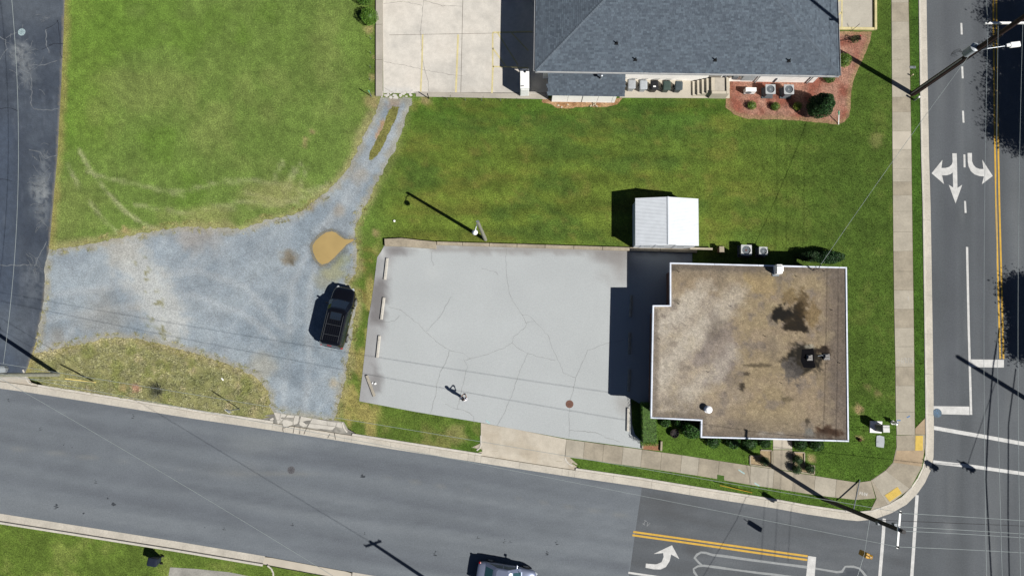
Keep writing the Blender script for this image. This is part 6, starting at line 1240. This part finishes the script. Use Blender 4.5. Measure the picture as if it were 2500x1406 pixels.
m_blk = mat('car_black', (.003, .003, .004), .12, 0, noises=((2, .95, 1.05),), spec=.5, coat=1.0); m_sil = mat('car_silver', (.20, .23, .32), .3, .55, noises=((2, .97, 1.03),), spec=.5, coat=.8); m_rim = mat('alloy', A(225, 228, 230), .35, .6); m_cg = glass('car_glass', (.012, .018, .028)); m_cg2 = glass('car_glass_teal', (.02, .06, .07))
g = P(832, 777, .116); f_, r_ = P(847, 712), P(816, 845); car('parked_car', 'black estate car with roof rack parked on the gravel', (g.x, g.y, .118), math.atan2(f_.y - r_.y, f_.x - r_.x), m_blk,
    [(-2.44, .70, .5, .92, .0), (-2.36, .86, .36, 1.0, .01), (-2.0, .94, .27, 1.08, .01), (-1.0, .96, .25, 1.08, .01), (0, .96, .25, 1.06, .01), (.9, .96, .25, 1.06, .02), (1.3, .955, .26, 1.04, .04), (1.9, .925, .28, .97, .05), (2.22, .85, .33, .88, .04), (2.40, .68, .4, .78, .02), (2.45, .55, .46, .70, .0)],
    [(1.05, -2.36, 1.45, .94), (1.35, -2.3, 1.02, .89), (1.64, -2.18, .66, .80), (1.71, -2.02, .5, .72)], (-1.45, 1.45), .36, m_cg, m_rim, True, .95)
f_, r_ = P(1282, 1381), P(1199, 1366.5); d = (f_ - r_).normalized(); c = (f_ + r_) / 2 + Vector((d.y, -d.x, 0)) * .86
car('passing_car', 'silver blue saloon car driving along the street at the bottom edge', (c.x, c.y, .004), math.atan2(d.y, d.x), m_sil,
    [(-2.28, .66, .5, .82, .0), (-2.2, .80, .36, .92, .01), (-1.8, .87, .24, .96, .02), (-1.0, .89, .22, .95, .01), (0, .89, .22, .93, .01), (.8, .89, .22, .93, .02), (1.2, .885, .23, .91, .04), (1.75, .86, .25, .84, .05), (2.05, .80, .3, .75, .04), (2.24, .64, .36, .66, .02), (2.29, .5, .42, .6, .0)],
    [(.93, -1.75, 1.2, .86), (1.15, -1.35, .78, .79), (1.37, -.95, .36, .70), (1.43, -.8, .2, .62)], (-1.38, 1.38), .32, m_cg2, m_rim, False, .885)

# ------------------------------------------------------------------ person flying the drone
g = P(1133.5, 974, .12); pe_ = thing('person', 'person in a white top standing alone in the car park', 'person', (g.x, g.y, .12), R(-12))
V, E_, RD = [], [], []
def jt(p, r, parent=None):
    V.append(p); RD.append(r); i = len(V) - 1
    if parent is not None: E_.append((parent, i))
    return i
pv = jt((0, 0, .95), .145); sp1 = jt((0, .005, 1.14), .135, pv); ch = jt((0, .02, 1.34), .155, sp1); nk = jt((0, .03, 1.49), .06, ch); hb_ = jt((0, .05, 1.58), .085, nk); hd = jt((0, .06, 1.67), .098, hb_); jt((0, .055, 1.745), .06, hd); jt((0, .165, 1.655), .016, hd)
for s in (-1, 1):
    jt((s * .105, .06, 1.66), .018, hd)
    hp_ = jt((s * .1, 0, .88), .105, pv); kn = jt((s * .12, .03, .5), .072, hp_); an = jt((s * .13, -.02, .09), .05, kn); ft = jt((s * .14, .1, .05), .045, an); jt((s * .15, .18, .035), .035, ft)
    shd = jt((s * .2, .02, 1.4), .072, ch); el = jt((s * .27, .10, 1.14), .05, shd); wr_ = jt((s * .13, .33, 1.13), .034, el); pm = jt((s * .105, .39, 1.13), .036, wr_)
    for k in range(4):
        f1 = jt((s * (.115 - .0), .425, 1.16 - k * .022), .0095, pm); f2 = jt((s * .085, .45 - .004 * k, 1.165 - k * .022), .009, f1); jt((s * .06, .445 - .004 * k, 1.165 - k * .022), .008, f2)
    t1 = jt((s * .085, .375, 1.165), .011, pm); jt((s * .06, .385, 1.175), .009, t1)
me = bpy.data.meshes.new('body_skeleton'); me.from_pydata(V, E_, []); ob = bpy.data.objects.new('body', me); COL.objects.link(ob); sm_ = ob.modifiers.new('skin', 'SKIN'); 
if not me.skin_vertices: 
    bm = bmesh.new(); bm.from_mesh(me); bm.verts.layers.skin.verify(); bm.to_mesh(me); bm.free()
for i, sv in enumerate(me.skin_vertices[0].data): sv.radius = (RD[i], RD[i]); sv.use_root = (i == 0)
sm_.use_smooth_shade = True; su = ob.modifiers.new('sub', 'SUBSURF'); su.levels = 2; su.render_levels = 2
dg_ = bpy.context.evaluated_depsgraph_get(); dg_.update(); nm = bpy.data.meshes.new_from_object(ob.evaluated_get(dg_)); ob.modifiers.clear(); ob.data = nm
nm.materials.clear()
for m in (mat('shirt', (.8, .79, .80), .8, noises=((14, .9, 1.06),), bump=.2), mat('trousers_shirt_shade', A(112, 104, 186), .85, noises=((14, .85, 1.1),), bump=.2), mat('skin', A(150, 110, 90), .6, noises=((20, .95, 1.05),)), mat('shoes', A(60, 56, 60), .7)): nm.materials.append(m)  # shade of the white top is put into the bluish trouser colour
for pg_ in nm.polygons:
    c = pg_.center; i = 1
    if c.z > 1.47 or (c.y > .2 and c.z > 1.0): i = 2
    elif c.z > .97: i = 0
    elif c.z < .085: i = 3
    pg_.material_index = i; pg_.use_smooth = True
ob.parent = pe_
hr = MB(); hr.lathe([(.11, 1.63), (.118, 1.69), (.10, 1.75), (.06, 1.785), (.01, 1.795)], (0, .035, 0), 16); hr.build('hair', mat('hair_dark', A(48, 38, 40), .7, noises=((30, .7, 1.3),)), pe_, smooth=True)
for s in (-1, 1): MB().lathe([(.004, -.01), (.012, 0), (.004, .01)], (s * .035, .148, 1.675), 8).build('eye', m_black, pe_)
MB().cbox((0, .15, 1.61), (.045, .01, .01)).build('mouth', mat('lips', A(140, 80, 76), .6), pe_)
rm_ = MW[pe_] @ Vector((0, .44, 1.13)); rc = thing('remote_controller', 'dark handheld remote controller held by the person', 'controller', tuple(rm_), R(-12)); MB().box(-.085, -.05, -.02, .085, .05, .02).build('casing', m_black, rc, bevel=.01); MB().box(-.07, -.02, .02, .07, .07, .035).build('screen', glass('screen', (.02, .02, .03)), rc)
for s in (-.05, .05): MB().tube([(s, -.02, .02), (s, -.02, .04)], .006, 6).build('stick', m_grey, rc)

# ------------------------------------------------------------------ trees across the right hand road
def tree(label, sx_, sy_, r, hc, seed, col=(58, 92, 36)):
    c = over(sx_, sy_, hc); rr = np.random.default_rng(seed); t = thing('broadleaf_tree', label, 'tree', (c.x, c.y, .1), 0, 'trees across the right hand road'); rs = random.Random(seed)
    b = MB(); b.tube([(0, 0, -.1), (.1, .05, hc * .35), (-.05, .1, hc * .7), (0, 0, hc * 1.15)], [.28, .22, .15, .04], 10)
    tips = []
    for k in range(13):
        a = rs.uniform(0, 6.28); z0 = hc * rs.uniform(.4, .85); l = r * rs.uniform(.55, .95); z1 = z0 + rs.uniform(.4, 2.2); b.tube([(0, 0, z0), (l * .5 * math.cos(a), l * .5 * math.sin(a), (z0 + z1) / 2 + .2), (l * math.cos(a), l * math.sin(a), z1)], [.1, .06, .02], 6); tips.append((l * math.cos(a), l * math.sin(a), z1))
    b.build('trunk', mat('bark', A(92, 80, 68), .9, noises=((8, .7, 1.2),), bump=.5), t)
    for k in range(40):
        u = rr.normal(size=3); u /= np.linalg.norm(u); q = u * np.array([r * .8, r * .8, r * .65]) * rr.uniform(.5, 1) + np.array([0, 0, hc]); tips.append(tuple(q))
    P_ = []
    for tp_ in tips: n = int(rr.integers(450, 750)); s_ = rr.uniform(.28, .58); P_.append(rr.normal(size=(n, 3)) * s_ * np.array([1, 1, .6]) + np.array(tp_))
    lb2 = MB(); lc2 = []; leaf_cloud(lb2, lc2, np.concatenate(P_), .17, A(col), rr); lb2.build('crown', m_leaf, t, colors=np.concatenate(lc2), fix=False); return t
tree('leafy tree across the road beyond the top right corner', 2490, 62, 2.8, 8, 1); tree('tall leafy tree shading the right hand road near the tall pole', 2502, 180, 3.5, 8.5, 2); tree('broad leafy tree shading the centre lines above the arrows', 2506, 290, 3.2, 8, 3, (66, 100, 40)); tree('smaller leafy tree shading the road below the arrows', 2508, 740, 1.9, 7, 4); tree('lowest leafy tree shading the road near the stop bar', 2520, 822, 1.9, 7.2, 5, (66, 98, 40))

# ------------------------------------------------------------------ grass blades on the lawns
def tufts(name, n, box, keep, hmin, hmax, colf, seed, blades=4, spread=.05):
    rg = np.random.default_rng(seed); px = rg.uniform(box[0], box[1], n); py = rg.uniform(box[2], box[3], n); k = keep(px, py); px, py = px[k], py[k]; m = len(px)
    X, Y = Parr(px, py, .1); c = lin(np.clip(colf(px, py), 0, 255)) / GAIN * rg.uniform(.58, 1.7, m)[:, None]; nb = m * blades
    bx = np.repeat(X, blades) + rg.normal(0, spread * .6, nb); by = np.repeat(Y, blades) + rg.normal(0, spread * .6, nb); a = rg.uniform(0, 6.283, nb); ln = rg.uniform(hmin, hmax, nb); tilt = rg.uniform(.3, 1.25, nb); w = rg.uniform(.008, .018, nb) * (1 + ln * 3)
    dx, dy = np.cos(a), np.sin(a); v = np.empty((nb, 3, 3)); v[:, 0] = np.stack([bx - dy * w, by + dx * w, np.full(nb, .1)], 1); v[:, 1] = np.stack([bx + dy * w, by - dx * w, np.full(nb, .1)], 1); v[:, 2] = np.stack([bx + dx * ln * np.sin(tilt), by + dy * ln * np.sin(tilt), .105 + ln * np.cos(tilt)], 1)
    me = bpy.data.meshes.new(name); me.vertices.add(nb * 3); me.vertices.foreach_set('co', v.ravel()); me.loops.add(nb * 3); me.loops.foreach_set('vertex_index', np.arange(nb * 3, dtype=np.int32)); me.polygons.add(nb); me.polygons.foreach_set('loop_start', np.arange(0, nb * 3, 3, dtype=np.int32)); me.update()
    at = me.color_attributes.new('Col', 'FLOAT_COLOR', 'POINT'); c4 = np.ones((nb * 3, 4)); c4[:, :3] = np.repeat(c, blades * 3, 0); at.data.foreach_set('color', c4.ravel()); me.materials.append(m_tuft); me.validate()
    o = bpy.data.objects.new(name, me); COL.objects.link(o); o['kind'] = 'stuff'; return o
flatb = [(1640, 650), (2066, 655), (2070, 1072), (1712, 1066), (1712, 1024), (1592, 1020), (1592, 750), (1640, 745)]
walkp = WALK_L + [(2179, 1128), (2160, 1147), (2126, 1171)] + WALK_N[::-1] + WALK_S + [(2125, 1247)] + [(2165, 1232), (2218, 1192), (2248, 1140), (2256, 1088), (2256, 1020), (2231.5, 1046)] + WALK_R[::-1][1:]
OVER = [LANE, GRAVEL, LOT, CLOT, MULCH, BARE, walkp, flatb, [(916, -400), (938, -400), (938, 238), (916, 238)], [(1010, 222), (1340, 226), (1340, 244), (1010, 240)], [(1300, -400), (2136, -400), (2136, 76), (2050, 190), (1300, 190)], [(1330, 170), (1790, 170), (1790, 244), (1330, 244)],
        [(1546, 484), (1706, 486), (1706, 604), (1546, 604)], [(938, 582), (1700, 605), (1700, 640), (938, 604)], [(1884, 1060), (1936, 1060), (1938, 1152), (1884, 1146)], [(1165, 1030), (1392, 1060), (1392, 1170), (1160, 1130)], [(2120, 1026), (2153, 1026), (2152, 1058), (2120, 1057)], [(2136, 1062), (2158, 1062), (2158, 1092), (2136, 1090)], [(1828, 1097), (1884, 1097), (1884, 1142), (1828, 1134)], [(1935, 1102), (1988, 1104), (1988, 1158), (1935, 1150)], [(640, 1000), (850, 1020), (850, 1090), (640, 1050)], [(410, 1382), (620, 1394), (650, 1500), (400, 1500)]]
def keep_lawn(px, py):
    k = inside(LAWN, px, py) | inside(SLAWN, px, py)
    for o in OVER: k &= ~inside(o, px, py)
    return k
tufts('grass_blades', 330000, (-60, 2300, -60, 1470), keep_lawn, .03, .07, lawn_rgb, 11, 3)
def keep_weed(px, py):
    d = dist_line(GRAVEL, px, py, True); return inside(LAWN, px, py) & (d < 16) & ~inside(LOT, px, py) & ~inside(LANE, px, py) & (vnoise(px / 9, py / 9, 3) > .66) & (px < 925) & ~inside(PUDDLE, px, py)
tufts('weed_tufts', 60000, (80, 930, 480, 1010), keep_weed, .06, .14, lambda x, y: mixc(flat(x, y, (140, 142, 80)), (196, 186, 134), vnoise(x / 14, y / 14, 8)), 12, 5, .08)
def keep_isl(px, py): return inside(LAWN, px, py) & ~inside(GRAVEL, px, py) & ~inside(LANE, px, py) & (vnoise(px / 7, py / 7, 5) > .55) & (py > 815) & (px < 655)
tufts('long_grass', 26000, (70, 655, 815, 1010), keep_isl, .07, .17, lambda x, y: lawn_rgb(x, y) * np.array([1.1, 1.1, 1.2]), 13, 4, .07)
tufts('track_grass_blades', 2600, (895, 980, 255, 396), lambda x, y: inside(MIDGRASS, x, y), .04, .1, lambda x, y: mixc(flat(x, y, (120, 122, 62)), (170, 158, 104), vnoise(x / 10, y / 10, 6)), 15, 4, .06)
